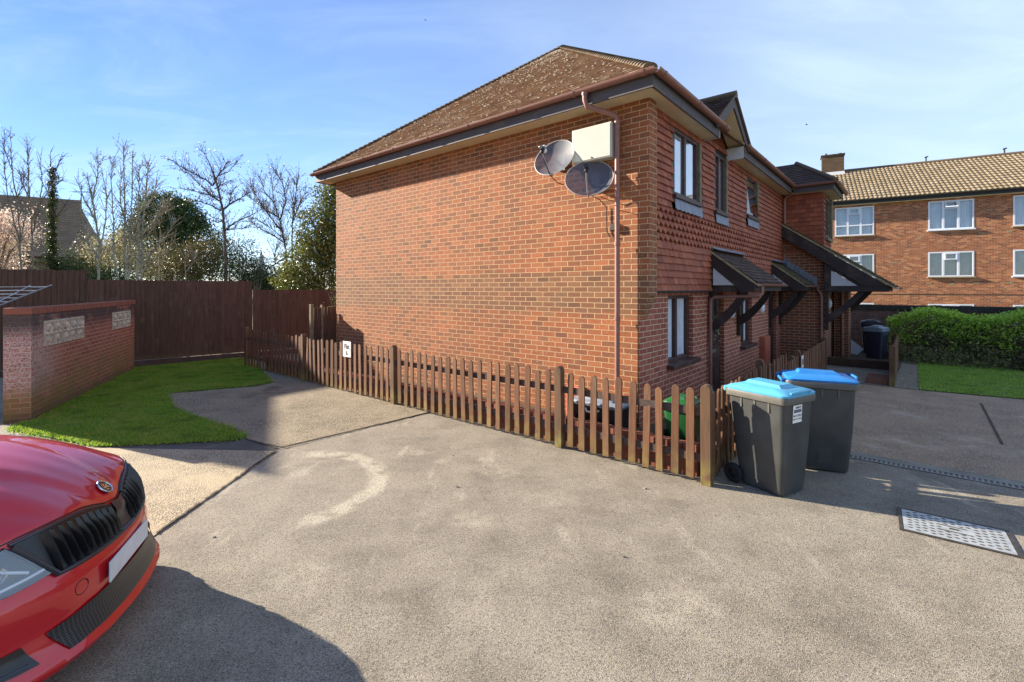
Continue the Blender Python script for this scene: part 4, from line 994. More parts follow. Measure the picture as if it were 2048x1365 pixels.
# ------------------------------------------------------------------ wheelie bins
def rrect(w, d, r, z, cy=0.0, n=5, skew=0.0):
    pts = []
    for (sx, sy, a0) in ((1, 1, 0), (-1, 1, PI / 2), (-1, -1, PI), (1, -1, 3 * PI / 2)):
        for k in range(n):
            a = a0 + PI / 2 * k / (n - 1); pts.append((sx * (w / 2 - r) + r * math.cos(a), cy + sy * (d / 2 - r) + r * math.sin(a), z))
    return pts
def wheelie(label, loc, rz, w, d, h, body, lip, lid, group=None, simple=False, name='wheelie_bin', lidtilt=0.0):
    """front faces +Y, wheels and hinge at -Y"""
    t = thing(name, label, 'wheelie bin', loc, rz, group)
    zl = h * .90
    m = MB()
    rows = [rrect(w * .70, d * .66, .05, .02, .03), rrect(w * .73, d * .70, .05, .06, .02), rrect(w * .82, d * .82, .05, h * .45, .012), rrect(w * .90, d * .90, .05, zl - .06, .0), rrect(w * .91, d * .91, .05, zl, 0)]
    m.grid(rows, True); m.poly(rows[0][::-1]); 
    if not simple:
        for s in (-1, 1):                         # moulded flutes down the sides and front
            m.hexa([(s * w * .375, -.03, .10), (s * w * .375, .10, .10), (s * w * .40, .085, h * .42), (s * w * .40, -.01, h * .42), (s * w * .345, -.03, .10), (s * w * .345, .10, .10), (s * w * .36, .085, h * .42), (s * w * .36, -.01, h * .42)])
        for xx in (-.10, .10): m.hexa([(xx - .02, d * .36, .08), (xx + .02, d * .36, .08), (xx + .02, d * .378, .08), (xx - .02, d * .378, .08), (xx - .008, d * .41, h * .5), (xx + .008, d * .41, h * .5), (xx + .008, d * .415, h * .5), (xx - .008, d * .415, h * .5)])
    m.build('bin_body', M[body], t, smooth=True)
    m = MB(); rows = [rrect(w * .90, d * .90, .05, zl - .065), rrect(w * .985, d * .985, .055, zl - .05), rrect(w, d, .06, zl), rrect(w * .985, d * .985, .055, zl + .012), rrect(w * .86, d * .86, .05, zl + .012)]
    m.grid(rows, True)
    for s in (-1, 1):
        for yy in (-.22, .0, .22): m.box(s * w * .452 - .004, s * w * .452 + .004, yy * d - .008, yy * d + .008, zl - .15, zl - .05)
    m.build('rim', M[lip], t, smooth=True)
    m = MB()
    rows = [rrect(w * .97, d * .97, .06, zl + .014, .005), rrect(w * .985, d * .98, .06, zl + .034, .005), rrect(w * .93, d * .93, .07, zl + .05, .0), rrect(w * .62, d * .62, .08, zl + .074, -.01), rrect(w * .55, d * .56, .07, zl + .078, -.01)]
    m.grid(rows, True); m.poly(rows[-1])
    m.hexa([(-w * .22, -d * .30, zl + .074), (w * .22, -d * .30, zl + .074), (w * .24, d * .30, zl + .07), (-w * .24, d * .30, zl + .07), (-w * .16, -d * .26, zl + .108), (w * .16, -d * .26, zl + .108), (w * .18, d * .24, zl + .10), (-w * .18, d * .24, zl + .10)])
    m.tube([(-w * .3, d * .47, zl + .05), (-w * .2, d * .5, zl + .062), (w * .2, d * .5, zl + .062), (w * .3, d * .47, zl + .05)], .013, 8)
    m.build('lid', M[lid], t, smooth=True, angle=30)
    m = MB(); m.tube([(-w * .42, -d * .53, zl - .0), (w * .42, -d * .53, zl)], .016, 10)
    for s in (-1, 1): m.bar((s * w * .36, -d * .46, zl + .0), (s * w * .36, -d * .55, zl + .0), .05, .05)
    m.build('handle', M[lid if not simple else lip], t, smooth=True)
    m = MB(); m.tube([(-w * .44, -d * .36, .10), (w * .44, -d * .36, .10)], .012, 8); m.build('axle', M['steel_dark'], t)
    for s in (-1, 1):
        m = MB(); prof = [(.045, -.025), (.085, -.025), (.10, -.012), (.10, .012), (.085, .025), (.045, .025), (.045, -.025)]
        m.lathe(prof, (s * w * .44, -d * .36, .10), 24, 'x'); wh = m.build('wheel', M['rubber'], t, smooth=True)
        m = MB(); m.lathe([(.001, .012), (.02, .014), (.044, .008), (.044, -.01), (.001, -.012)], (s * w * .44, -d * .36, .10), 16, 'x'); m.build('hub', M['black'], wh, smooth=True)
    return t, zl
def yaw_of(fx, fy): return math.atan2(-fx, fy)                      # +Y -> (fx, fy)
b1, zl = wheelie('grey wheelie bin with light blue lid and white council sticker, nearest the corner post', (2.62, 4.87, 0), yaw_of(.50, -.866), .55, .66, 1.06, 'bin_grey', 'bin_lip', 'lid_cyan', 'grey wheelie bins with blue lids')
st = MB(); st.box(-.075, .075, .0, .002, -.085, .085)
lb = st.build('sticker', M['sign_white'], b1); lb.location = (.035, .2985, .80); lb.rotation_euler = (R(-2.2), 0, 0)
for body, s, zz in (('MID SUSSEX', .026, -.018), ('DISTRICT COUNCIL', .0165, -.05)):
    text_mesh(body, s, M['ink_blue'], lb, (0, .0032, zz), (PI / 2, 0, PI), bold=.0006)
m = MB(); m.box(-.062, .062, .0022, .0034, .012, .042); m.box(-.03, .03, .0022, .0034, .052, .07); m.tube([(-.05, .003, .06), (-.042, .003, .068)], .006, 6); o = m.build('emblem', M['ink_blue'], lb)
b2, _ = wheelie('grey wheelie bin with darker blue lid standing behind the first grey bin', (3.46, 5.43, 0), yaw_of(.93, -.37), .56, .70, 1.08, 'bin_grey', 'bin_lip', 'lid_blue', 'grey wheelie bins with blue lids')
gb, _ = wheelie('small green bin behind the picket fence next to the corner post', HL(-.36, -.70, .17), HA - PI / 2, .36, .40, .54, 'bin_green', 'bin_lip', 'bin_green')
n1, _ = wheelie('dark navy wheelie bin with grey lid on the raised bed by the boundary wall', HL(11.04, -1.94, .05), HA + R(75), .5, .55, .90, 'bin_navy', 'lid_grey', 'lid_grey', simple=True)
n2, _ = wheelie('dark bin standing behind the navy bin against the old wall', HL(12.2, -1.75, .05), HA + R(95), .5, .55, 1.02, 'bin_navy', 'bin_navy', 'bin_navy', simple=True)
# black storage tub behind the pickets
tb = thing('storage_tub', 'black plastic tub with shiny clip-on lid behind the picket fence by the house corner', 'tub', HL(-.36, .36, .17), HA)
m = MB(); m.grid([rrect(.36, .62, .05, 0), rrect(.42, .70, .05, .34)], True); m.poly(rrect(.36, .62, .05, 0)[::-1]); m.build('tub_body', M['black'], tb, smooth=True)
m = MB(); m.grid([rrect(.44, .73, .05, .33), rrect(.46, .75, .06, .36), rrect(.44, .72, .06, .385), rrect(.30, .55, .05, .395), rrect(.28, .53, .05, .425), rrect(.2, .4, .04, .432)], True); m.poly(rrect(.2, .4, .04, .432)); m.build('lid', M['lid_grey'], tb, smooth=True)
m = MB(); m.tube([(-.24, -.1, .30), (-.27, -.06, .27), (-.27, .06, .27), (-.24, .1, .30)], .012, 6); m.build('handle', M['white_pl'], tb)
wb = thing('white_board', 'white board leaning behind the sleeper beside the dark bin', 'board', HL(11.40, -1.48, .06), HA)
m = MB(); m.hexa([(-.01, 0, .0), (.01, 0, .0), (.01, .30, .06), (-.01, .30, .06), (.05, -.15, .17), (.07, -.15, .17), (.12, .26, .52), (.10, .26, .52)]); m.build('board_panel', M['white_pl'], wb)
sl_ = thing('timber_sleeper', 'dark timber sleeper holding up the raised bed by the porch', 'sleeper', HL(9.03, -1.7, 0), HA)
m = MB(); m.box(-.06, .06, -.68, .68, 0, .215); m.build('beam', M['sleeper'], sl_, bevel=.008)
bs = thing('brick_step', 'small reddish brick step at the near end of the boarded fence', 'step', HL(6.98, -2.2, 0), HA)
m = MB(); m.box(-.36, .36, -.17, .22, 0, .13); m.build('step_block', M['step_brick'], bs, bevel=.006)

# ------------------------------------------------------------------ drain channel and inspection cover
dc = thing('drain_channel', 'slotted concrete and metal drain channel across the drive', 'drain', HL(1.06, 0, 0), HA)
m = MB(); m.box(-.065, .065, -9, -1.3, .001, .004); m.build('channel', M['black'], dc)
m = MB(); y = -9.0
while y < -1.3: m.box(-.045, .045, y, y + .020, .0045, .009); y += .044
m.box(-.065, -.048, -9, -1.3, .0045, .010); m.box(.048, .065, -9, -1.3, .0045, .010); m.build('grating', M['grating'], dc, fix=False)
ic = thing('inspection_cover', 'grey metal chequer plate inspection cover set in the asphalt', 'manhole cover', (3.655, 3.955, 0), math.atan2(-.39, .52))
L_, W_ = .66, .45
m = MB(); m.box(-L_ / 2, L_ / 2, -W_ / 2, W_ / 2, .002, .008); m.build('cover_plate', M['cover'] if 'cover' in M else M.setdefault('cover', plain('cover_plate_metal', S(176, 178, 176), .5, .35, var=.15, nscale=15)), ic)
m = MB()
for i in range(13):
    for j in range(8):
        if 5 <= i <= 8 and 3 <= j <= 4: continue
        x = -L_ / 2 + .045 + i * .0475; y = -W_ / 2 + .04 + j * .054 + (.0 if i % 2 else .02)
        if y > W_ / 2 - .03: continue
        m.hexa([(x - .019, y - .001, .0085), (x, y - .009, .0085), (x + .019, y + .001, .0085), (x, y + .009, .0085), (x - .014, y, .012), (x, y - .005, .012), (x + .014, y, .012), (x, y + .005, .012)])
m.build('tread_stud', M['steel_dark'], ic, fix=False)['kind'] = 'stuff'
m = MB(); m.box(-.10, .08, -.06, -.05, .0085, .011); m.box(-.10, .08, .045, .055, .0085, .011); m.tube([(-.03, 0, .009), (.03, 0, .009)], .008, 6); m.build('key_plate', M['steel_dark'], ic)
m = MB()
for a, b, c, d in ((-L_ / 2 - .03, L_ / 2 + .03, -W_ / 2 - .03, -W_ / 2 - .005), (-L_ / 2 - .03, L_ / 2 + .03, W_ / 2 + .005, W_ / 2 + .03), (-L_ / 2 - .03, -L_ / 2 - .005, -W_ / 2 - .005, W_ / 2 + .005), (L_ / 2 + .005, L_ / 2 + .03, -W_ / 2 - .005, W_ / 2 + .005)): m.box(a, b, c, d, .001, .010)
m.build('frame', M['steel_dark'], ic)
# loose stones and leaves on the drive
rng = random.Random(21); first = None
for (u, v) in ((905, 912), (970, 935), (915, 975), (520, 1215), (428, 1075), (1290, 978), (742, 840), (1250, 1115)):
    y = 2 * 957 / (v - 578); x = (u - 1024) / 957 * y; r = rng.uniform(.010, .019)
    m = MB(); k = 7; r0 = [(r * math.cos(2 * PI * t / k) * rng.uniform(.8, 1.3), r * math.sin(2 * PI * t / k) * rng.uniform(.6, 1), 0) for t in range(k)]; r1 = [(p[0] * .7, p[1] * .7, r * rng.uniform(.5, .9)) for p in r0]
    m.grid([r0, r1], True); m.poly(r1); o = m.build('loose_stone', M['stone']); o.location = (x, y, .001); tag(o, 'small loose stone lying on the asphalt drive', 'stone', 'loose stones on the drive')
# ------------------------------------------------------------------ far buildings
fl = thing('flats_block', 'three storey orange brick block of flats with concrete tiled roof behind the hedge', 'flats', (17.8, 27, 0), math.atan2(-.508, .861))
wins = []
for x0 in (.35, 4.36, 7.52, 11.6):
    w = 1.76
    wins += [(x0, x0 + w, 5.03 if x0 > 1 else 4.93, 6.50), (x0, x0 + w, 2.62, 3.89), (x0, x0 + w, .02, 1.22)]
m = MB(); wall_cells(m, -1.4, 16, -.5, 6.72, [(a, b, c, d) for a, b, c, d in wins], lambda u, v: (u, 0, v))
for a, b, c, d in wins:
    m.poly([(a, 0, c), (a, .09, c), (a, .09, d), (a, 0, d)]); m.poly([(b, 0, c), (b, 0, d), (b, .09, d), (b, .09, c)]); m.poly([(a, 0, d), (a, .09, d), (b, .09, d), (b, 0, d)])
m.box(-1.4, -1.3, 0.001, 8, -.5, 6.72); m.poly([(-1.4, 0, 6.72), (-1.4, 4, 9.3), (-1.4, 8, 6.72)])
m.build('wall', M['brick_flats'], fl, fix=False)
m = MB(); m.box(-1.42, 16, -.012, -.0005, 1.69, 1.725); m.build('string_course', M['old_coping'], fl)
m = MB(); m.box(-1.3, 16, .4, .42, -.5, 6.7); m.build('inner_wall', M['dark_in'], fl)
m = MB()
for x, z in ((.3, 4.55), (2.35, 2.3), (3.9, 4.6), (6.3, 4.72), (2.9, 3.35), (5.2, 2.2), (7.3, 4.75), (6.6, 5.85), (4.3, 2.25), (6.1, 2.25), (7.3, 2.25), (1.9, 2.3)): m.box(x, x + .2, -.006, .0, z, z + .07)
m.build('air_brick', M['verge'], fl)
for i, (a, b, c, d) in enumerate(wins):
    t = .065; f = MB(); y0, y1 = -.012, .05; l1, l2 = a + (b - a) * .335, a + (b - a) * .665
    f.box(a, a + t, y0, y1, c, d); f.box(b - t, b, y0, y1, c, d); f.box(a + t, b - t, y0, y1, d - t, d); f.box(a + t, b - t, y0, y1, c, c + t)
    for x in (l1, l2): f.box(x - .045, x + .045, y0 - .004, y1, c + t, d - t)
    vent = d - .36
    if i == 0: f.box(a + t, b - t, y0 - .003, y1, c + .52, c + .59)
    f.box(l1 + .045, l2 - .045, y0, y1, vent - .06, vent)
    fr = f.build('window', M['upvc'], fl)
    g = MB(); g.poly([(a + t, .012, c + t), (b - t, .012, c + t), (b - t, .012, d - t), (a + t, .012, d - t)]); g.build('pane', M['glass'], fr)
    k = MB(); n = 36; r = [[], []]
    for q in range(n + 1):
        x = a + t + (b - a - 2 * t) * q / n; yy = .12 + .02 * (q % 2)
        if i in (3, 6, 7) and .36 < q / n < .64: yy += .25
        r[0].append((x, yy, c + t)); r[1].append((x, yy, d - t))
    k.grid(r); k.build('blind', M['blind'] if i % 3 else M['curtain'], fr)
    s = MB(); s.box(a - .05, b + .05, -.10, -.0, c - .06, c - .004); s.build('sill', M['upvc'] if i % 2 else M['verge'], fr)
    v = MB(); x0, x1 = l1 + .05, l2 - .05; op = .22 if i in (3, 6, 7) else .012
    for (p, q, e, h) in ((x0, x1, 0, .05), (x0, x1, .28, .33), (x0, x0 + .05, .05, .28), (x1 - .05, x1, .05, .28)):
        P = lambda x, s_, o: (x, -.016 - op * (s_ / .33) - o, d - t - .01 - s_ * (1 if op < .1 else .86))
        v.hexa([P(p, h, 0), P(q, h, 0), P(q, h, .03), P(p, h, .03), P(p, e, 0), P(q, e, 0), P(q, e, .03), P(p, e, .03)])
    v.build('vent', M['upvc'], fr)
EZF, RZF = 6.80, 9.30; Lf = math.hypot(4.35, RZF - EZF); V = Vector((0, 4.35 / Lf, (RZF - EZF) / Lf)); N = Vector((0, -V.z, V.y))
m = MB(); rng = random.Random(77); g_ = .355; tw = .195; nr = int(Lf / g_) + 1
for j in range(nr):
    for i in range(int(17.8 / tw)):
        u0 = -1.65 + i * tw; s = j * g_; dj = rng.uniform(-.004, .004)
        P = lambda u, v, n: Vector((u, -.38, EZF)) + V * v + N * n
        top = min(s + g_ * 1.06, Lf)
        a = [(u0, .022), (u0 + tw * .30, .026), (u0 + tw * .42, .046), (u0 + tw * .75, .048), (u0 + tw * .9, .026), (u0 + tw * .985, .010)]
        o = len(m.v); m.v += [tuple(P(u, s + dj, n + .042)) for u, n in a] + [tuple(P(u, top, n)) for u, n in a] + [tuple(P(u, s + dj, 0)) for u, n in a]
        for q in range(5): m.f.append((o + q, o + q + 1, o + 7 + q, o + 6 + q)); m.f.append((o + 12 + q, o + 13 + q, o + q + 1, o + q))
m.poly([(-1.65, -.38, EZF - .01), (16, -.38, EZF - .01), (16, 3.97, RZF - .01), (-1.65, 3.97, RZF - .01)]); m.poly([(-1.65, 8.3, EZF), (-1.65, 3.97, RZF), (16, 3.97, RZF), (16, 8.3, EZF)])
rff = m.build('roof', M['roof_flats'], fl, fix=False)
m = MB(); m.tube([(-1.65, 3.97, RZF + .02), (16, 3.97, RZF + .02)], .12, 10); m.build('ridge_tile', M['bonnet_tile'], rff)
m = MB(); m.box(-1.6, 16, -.30, -.27, 6.62, 6.79); m.build('fascia', M['black'], rff); m = MB(); half_gutter(m, (-1.6, -.36, 6.80), (16, -.36, 6.80), .07); m.build('gutter', M['black'], rff)
m = MB(); m.box(-1.6, 16, -.269, .0, 6.60, 6.64); m.build('soffit', M['soffit'], rff)
m = MB(); m.box(-.12, 1.04, 3.55, 4.4, 8.7, 10.3); ch = m.build('chimney', M['brick_chimney'], rff)
tag(ch, 'squat brown brick chimney stack with white flashing')
m = MB(); m.box(-.17, 1.09, 3.50, 4.45, 10.3, 10.38); m.tube([(.12, 3.9, 10.38), (.12, 3.9, 10.55)], .05, 8); m.tube([(.5, 3.9, 10.38), (.5, 3.9, 10.46)], .09, 10); m.tube([(.85, 3.9, 10.38), (.85, 3.9, 10.48)], .09, 10)
m.build('chimney_cap', M['old_coping'], ch)
m = MB(); m.hexa([(-.18, 3.44, 9.01), (1.10, 3.44, 9.01), (1.10, 3.55, 9.07), (-.18, 3.55, 9.07), (-.14, 3.535, 9.26), (1.06, 3.535, 9.26), (1.06, 3.548, 9.28), (-.14, 3.548, 9.28)]); m.build('flashing', M['pale_board'], ch)
m = MB()
for x in (5.0, 8.3): m.tube([(x, 3.97, RZF + .1), (x, 3.97, RZF + .35)], .035, 6); m.tube([(x - .06, 3.97, RZF + .35), (x + .08, 3.9, RZF + .38)], .04, 6)
m.build('roof_vent', M['black'], rff)

bwall = thing('boundary_wall', 'old weathered brick boundary wall behind the hedge and bins', 'wall', HL(13.95, 0, 0), HA)
m = MB(); m.box(0, .24, -24, -1.0, 0, 1.30); m.build('wall', M['brick_old'], bwall)
m = MB(); m.box(-.05, .29, -24, -1.0, 1.301, 1.36); m.box(-.02, .26, -24, -1.0, 1.361, 1.47); m.build('coping', M['old_coping'], bwall, bevel=.01)

old = thing('tiled_house', 'old house with steep dark tiled roof and aerial behind the bare trees at far left', 'house', (0, 0, 0))
p1, p2 = Vector((-48, 33, 9.4)), Vector((-36.1, 40, 8.93))
d = (p2 - p1); d.z = 0; d.normalize(); n = Vector((d.y, -d.x, 0))
fr_, bk = n * 4.2, -n * 4.2; ez = Vector((0, 0, -5.0))
m = MB(); tile_rows(m, p1 + fr_ + ez, d, (p1 - (p1 + fr_ + ez)).normalized(), Vector((n.x * .77, n.y * .77, .64)), (fr_ + ez).length, .25, .4, lambda s: (0, 13.8 + max(0, (1 - s / 6.53)) * 1.6), seed=61)
e1 = p2 + d * 1.6
m.poly([p1 + fr_ + ez, p2 + fr_ + ez + d * 1.6, p2, p1]); m.poly([p2, p2 + fr_ + ez + d * 1.6, p2 + bk + ez + d * 1.6]); m.poly([p1, p2, p2 + bk + ez + d * 1.6, p1 + bk + ez])
rr_ = m.build('roof', M['roof_old'], old, fix=False)
m = MB(); q = [p1 + fr_ * .9 + ez, p2 + fr_ * .9 + ez + d * 1.4, p2 + bk * .9 + ez + d * 1.4, p1 + bk * .9 + ez]
m.add([(v.x, v.y, 0) for v in q] + [(v.x, v.y, 4.0) for v in q], [(0, 1, 5, 4), (1, 2, 6, 5), (2, 3, 7, 6), (3, 0, 4, 7)]); m.build('wall', M['brick_old'], old)
m = MB(); c = Vector((-36.0, 40, 0)); m.tube([c + Vector((0, 0, 8.8)), c + Vector((0, 0, 10.6))], .03, 5); m.tube([c + Vector((-.7, 0, 10.1)), c + Vector((.7, .1, 10.1))], .02, 4)
for k in range(7): m.tube([c + Vector((-.7 + k * .23, -.3, 10.1)), c + Vector((-.7 + k * .23, .3, 10.1))], .012, 3)
m.build('aerial', M['steel_dark'], rr_)
sp = thing('church_spire', 'distant grey church spire seen between the bare trees', 'church', (-78.6, 150, 0))
m = MB(); m.box(-2.4, 2.4, -2.4, 2.4, 0, 5.2); m.build('tower', M['spire'], sp); m = MB(); m.lathe([(2.2, 5.2), (1.1, 9.5), (.05, 14.2)], n=8); m.build('spire', M['spire'], sp)
m = MB(); m.tube([(0, 0, 14.1), (0, 0, 15.0)], .06, 4); m.tube([(-.3, 0, 14.7), (.3, 0, 14.7)], .05, 4); m.build('cross', M['steel_dark'], sp)
# the block of flats off to the left whose shade falls across the lawn
nb = thing('neighbour_block', 'brick block beyond the close boarded fence at far left', 'building', (-18.0, 11.5, 0), math.atan2(.896, -.444))
m = MB(); m.prism([(0, 0), (8.4, 0), (8.4, 9.4), (7.5, 8.75), (6.7, 8.1), (6.06, 7.5), (4.1, 6.78), (0, 6.78)], lambda p, q, d: (p + .753 * d, .658 * d, q), 0, 5); m.build('wall', M['brick_old'], nb)

# ------------------------------------------------------------------ trees and shrubs
def At(u, v, y): return Vector(((u - 1024) / 957 * y, y, 2 - (v - 578) / 957 * y))
def leaf_quads(C, size, jitter=.35, droop=0.0):
    n = len(C); d = RNG.normal(0, 1, (n, 3)); d /= np.linalg.norm(d, axis=1)[:, None]; d[:, 2] -= droop
    e = np.cross(d, RNG.normal(0, 1, (n, 3))); e /= np.linalg.norm(e, axis=1)[:, None] + 1e-9
    s = size * RNG.uniform(1 - jitter, 1 + jitter, n)[:, None]
    V = np.stack([C - d * s, C + e * s * .45, C + d * s, C - e * s * .45], 1).reshape(-1, 3)
    return V, np.arange(n * 4).reshape(-1, 4)
def crown(name, parent, blobs, n, size, mat, clump=.16, shell=.55, per=26, droop=0.0):
    """leaf clumps spread mostly through the outer part of each (centre, radii) ellipsoid"""
    vol = np.array([b[1][0] * b[1][1] * b[1][2] for b in blobs]) ** .72; share = (vol / vol.sum() * n / per).astype(int) + 1
    out = []
    for (c, r), k in zip(blobs, share):
        d = RNG.normal(0, 1, (k, 3)); d /= np.linalg.norm(d, axis=1)[:, None]
        q = (shell + (1 - shell) * RNG.random(k) ** .6) * (1 + RNG.normal(0, .07, k))
        cc = np.array(c) + d * np.array(r) * q[:, None]
        sc = RNG.uniform(.6, 1.5, k)
        L = np.repeat(cc, per, 0) + RNG.normal(0, 1, (k * per, 3)) * (clump * np.repeat(sc, per))[:, None]
        out.append(L)
    C = np.concatenate(out); C = C[C[:, 2] > .02]
    V, F = leaf_quads(C, size, droop=droop)
    return mesh_np(name, V, F, mat, parent)
def sway(a, b, n, k, rng):
    a = Vector(a); b = Vector(b); L = (b - a).length; pts = [a]
    for i in range(1, n): pts.append(a.lerp(b, i / n) + Vector((rng.gauss(0, k), rng.gauss(0, k), rng.gauss(0, k * .5))) * L)
    return pts + [b]
def limbs(tree, lines, Y, r0, rng, twigs=5, twl=.5, bark='bark', budn=5, up=.5, dz=.5, rtip=.007, budsize=.022, trunk_first=True):
    tr = MB(); br = MB(); bud = []
    for li, ln in enumerate(lines):
        yy = Y + rng.uniform(-dz, dz) * (li > 0); P = []
        r = r0 * (1 if li == 0 else ln[0]); pts = ln[1:]
        for k, (u, v) in enumerate(pts): P.append(At(u, v, Y + (yy - Y) * k / max(1, len(pts) - 1)))
        if P[0].z < 2.4 and li == 0: P.insert(0, Vector((P[0].x, P[0].y, -.05)))
        Q = []
        for a, b in zip(P[:-1], P[1:]): Q += sway(a, b, 6, .012, rng)[:-1]
        Q.append(P[-1]); m = len(Q)
        (tr if li == 0 else br).tube(Q, [r * .5 * (1 - k / (m - 1)) ** .9 + rtip for k in range(m)], 6 if r > .03 else 4, cap=False)
        for k in range(m):
            f = k / (m - 1)
            if f < .30 and li == 0: continue
            if Q[k].z < 2.6: continue
            for _ in range(twigs if rng.random() < .75 else 0):
                if rng.random() < .3: continue
                base = Q[k]; dr = (Q[min(k + 1, m - 1)] - Q[max(k - 1, 0)]).normalized()
                side = Vector((rng.gauss(0, 1), rng.gauss(0, .6), rng.gauss(0, .4) + up)).normalized()
                d = (dr * .9 + side * .9).normalized(); L = twl * rng.uniform(.4, 1.9) * (1.15 - f * .5)
                e = base + d * L; mid = base.lerp(e, .5) + Vector((0, 0, L * .06))
                br.tube([base, mid, e], [min(r * .25, .008) + .003, .006, .0035], 3, cap=False)
                for q in range(budn): bud.append(base.lerp(e, rng.uniform(.3, 1.02)) + Vector((rng.gauss(0, .02), rng.gauss(0, .02), rng.gauss(0, .02))))
                if rng.random() < .5:
                    e2 = mid + (d + Vector((rng.gauss(0, .6), rng.gauss(0, .5), rng.gauss(0, .4)))).normalized() * L * .6
                    br.tube([mid, e2], [.0055, .0035], 3, cap=False); bud.append(e2); bud.append(mid.lerp(e2, .6))
    tr.build('trunk', M[bark], tree, smooth=True); br.build('branches', M[bark], tree, smooth=True, fix=False)
    if bud:
        V, F = leaf_quads(np.array([tuple(b) for b in bud]), budsize); mesh_np('buds', V, F, M['bud'], tree)['kind'] = 'stuff'
rng = random.Random(31)
def bare(label, Y, r0, lines, **kw):
    p = At(lines[0][1][0], 578, Y); t = thing('bare_tree', label, 'tree', (0, 0, 0), 0, 'bare trees beyond the fence'); limbs(t, lines, Y, r0, rng, **kw); return t
bare('leafless tree with upswept stems at the far left edge above the pink magnolia', 17, .05, [(1, (42, 550), (40, 470), (32, 400), (24, 330), (20, 268)), (.7, (38, 480), (22, 420), (10, 350), (6, 290)), (.6, (39, 500), (52, 430), (58, 350), (56, 296)), (.5, (30, 400), (46, 372), (50, 345)), (.5, (24, 340), (10, 305), (8, 275))], twigs=3, twl=.42)
bare('leafless thin tree between the magnolia and the ivy clad tree', 18, .045, [(1, (66, 550), (64, 470), (60, 400), (56, 340), (54, 292)), (.7, (64, 470), (78, 420), (84, 370), (82, 312)), (.6, (62, 440), (92, 390), (104, 360)), (.5, (60, 400), (46, 370), (40, 350))], twigs=3, twl=.42)
iv = bare('slender ivy clad tree left of the bare coppiced stems', 18.5, .07, [(1, (104, 550), (107, 470), (105, 400), (103, 350), (101, 305)), (.35, (104, 400), (88, 372), (76, 352)), (.35, (104, 360), (116, 330), (120, 322)), (.35, (105, 380), (120, 362), (127, 360)), (.35, (106, 440), (124, 420), (136, 400))], twigs=2, twl=.35, bark='bark_dark')
bl = [(tuple(At(105 + rng.uniform(-3, 3), v, 18.5)), (.10 + .10 * ((v - 340) / 200), .14, .20)) for v in range(345, 560, 12)]
crown('ivy', iv, bl, 5200, .035, M['leaf_ivy'], .05, .4)
bare('pale leafless coppiced tree with one tall stem at its left side', 15.5, .07, [(1, (196, 562), (199, 500), (190, 430), (180, 380), (174, 345)), (.6, (200, 500), (210, 450), (214, 400), (206, 350)), (.6, (192, 440), (168, 400), (158, 370)), (.5, (186, 400), (196, 350), (194, 315)), (.55, (198, 520), (176, 480), (160, 420))], twigs=4, twl=.4, bark='bark_green')
bare('pale leafless coppiced tree with the tallest straight whips, in front of the ivy covered evergreen', 15.2, .06, [(1, (252, 562), (250, 480), (249, 400), (248, 340), (247, 292)), (.8, (256, 562), (260, 480), (264, 400), (266, 316)), (.6, (236, 562), (228, 500), (226, 430), (222, 360), (226, 322)), (.5, (251, 450), (240, 400), (242, 350)), (.5, (262, 470), (290, 400), (300, 368)), (.4, (262, 500), (300, 450), (322, 420))], twigs=4, twl=.38, bark='bark_green')
bare('pale leafless coppiced tree with side shoots sweeping right over the dark evergreen', 15, .07, [(1, (276, 562), (278, 490), (276, 420), (278, 370), (279, 330)), (.8, (282, 562), (284, 490), (288, 420), (294, 360), (296, 330)), (.5, (281, 535), (310, 500), (335, 470), (352, 440)), (.5, (282, 545), (318, 512), (342, 490)), (.4, (284, 490), (306, 455), (326, 420)), (.4, (285, 470), (310, 440), (332, 418), (334, 404)), (.4, (288, 420), (310, 390), (314, 352)), (.4, (284, 500), (262, 470), (250, 440))], twigs=4, twl=.38, bark='bark_green')
bare('thin pale bare sapling in front of the olive shrubs', 15.5, .025, [(1, (318, 565), (318, 510), (322, 470), (318, 440)), (.7, (318, 530), (338, 505), (352, 470)), (.7, (372, 565), (370, 530), (372, 505)), (.6, (371, 545), (388, 525), (392, 508))], twigs=3, twl=.3, bark='bark_green')
bare('dark open branched bare tree standing clear against the sky', 21, .15, [(1, (452, 565), (450, 500), (448, 460), (446, 425), (441, 400), (436, 375), (428, 350), (418, 325), (404, 302)), (.42, (449, 462), (470, 445), (500, 432), (528, 416)), (.5, (447, 420), (460, 408), (480, 398), (506, 380)), (.4, (438, 402), (420, 390), (402, 372), (380, 350), (366, 342)), (.4, (425, 372), (412, 360), (392, 350), (366, 336), (344, 322)), (.36, (426, 372), (436, 352), (455, 345), (476, 323)), (.3, (437, 350), (446, 340), (452, 326)), (.3, (440, 396), (416, 390), (385, 382), (362, 378)), (.35, (441, 422), (424, 412), (400, 403), (388, 404)), (.3, (430, 378), (442, 370), (452, 366)), (.3, (458, 408), (462, 392), (461, 388)), (.3, (446, 440), (436, 446), (420, 440)), (.3, (450, 460), (478, 458), (505, 455))], twigs=3, twl=.55, bark='bark_dark', budsize=.04, budn=3, up=.3)
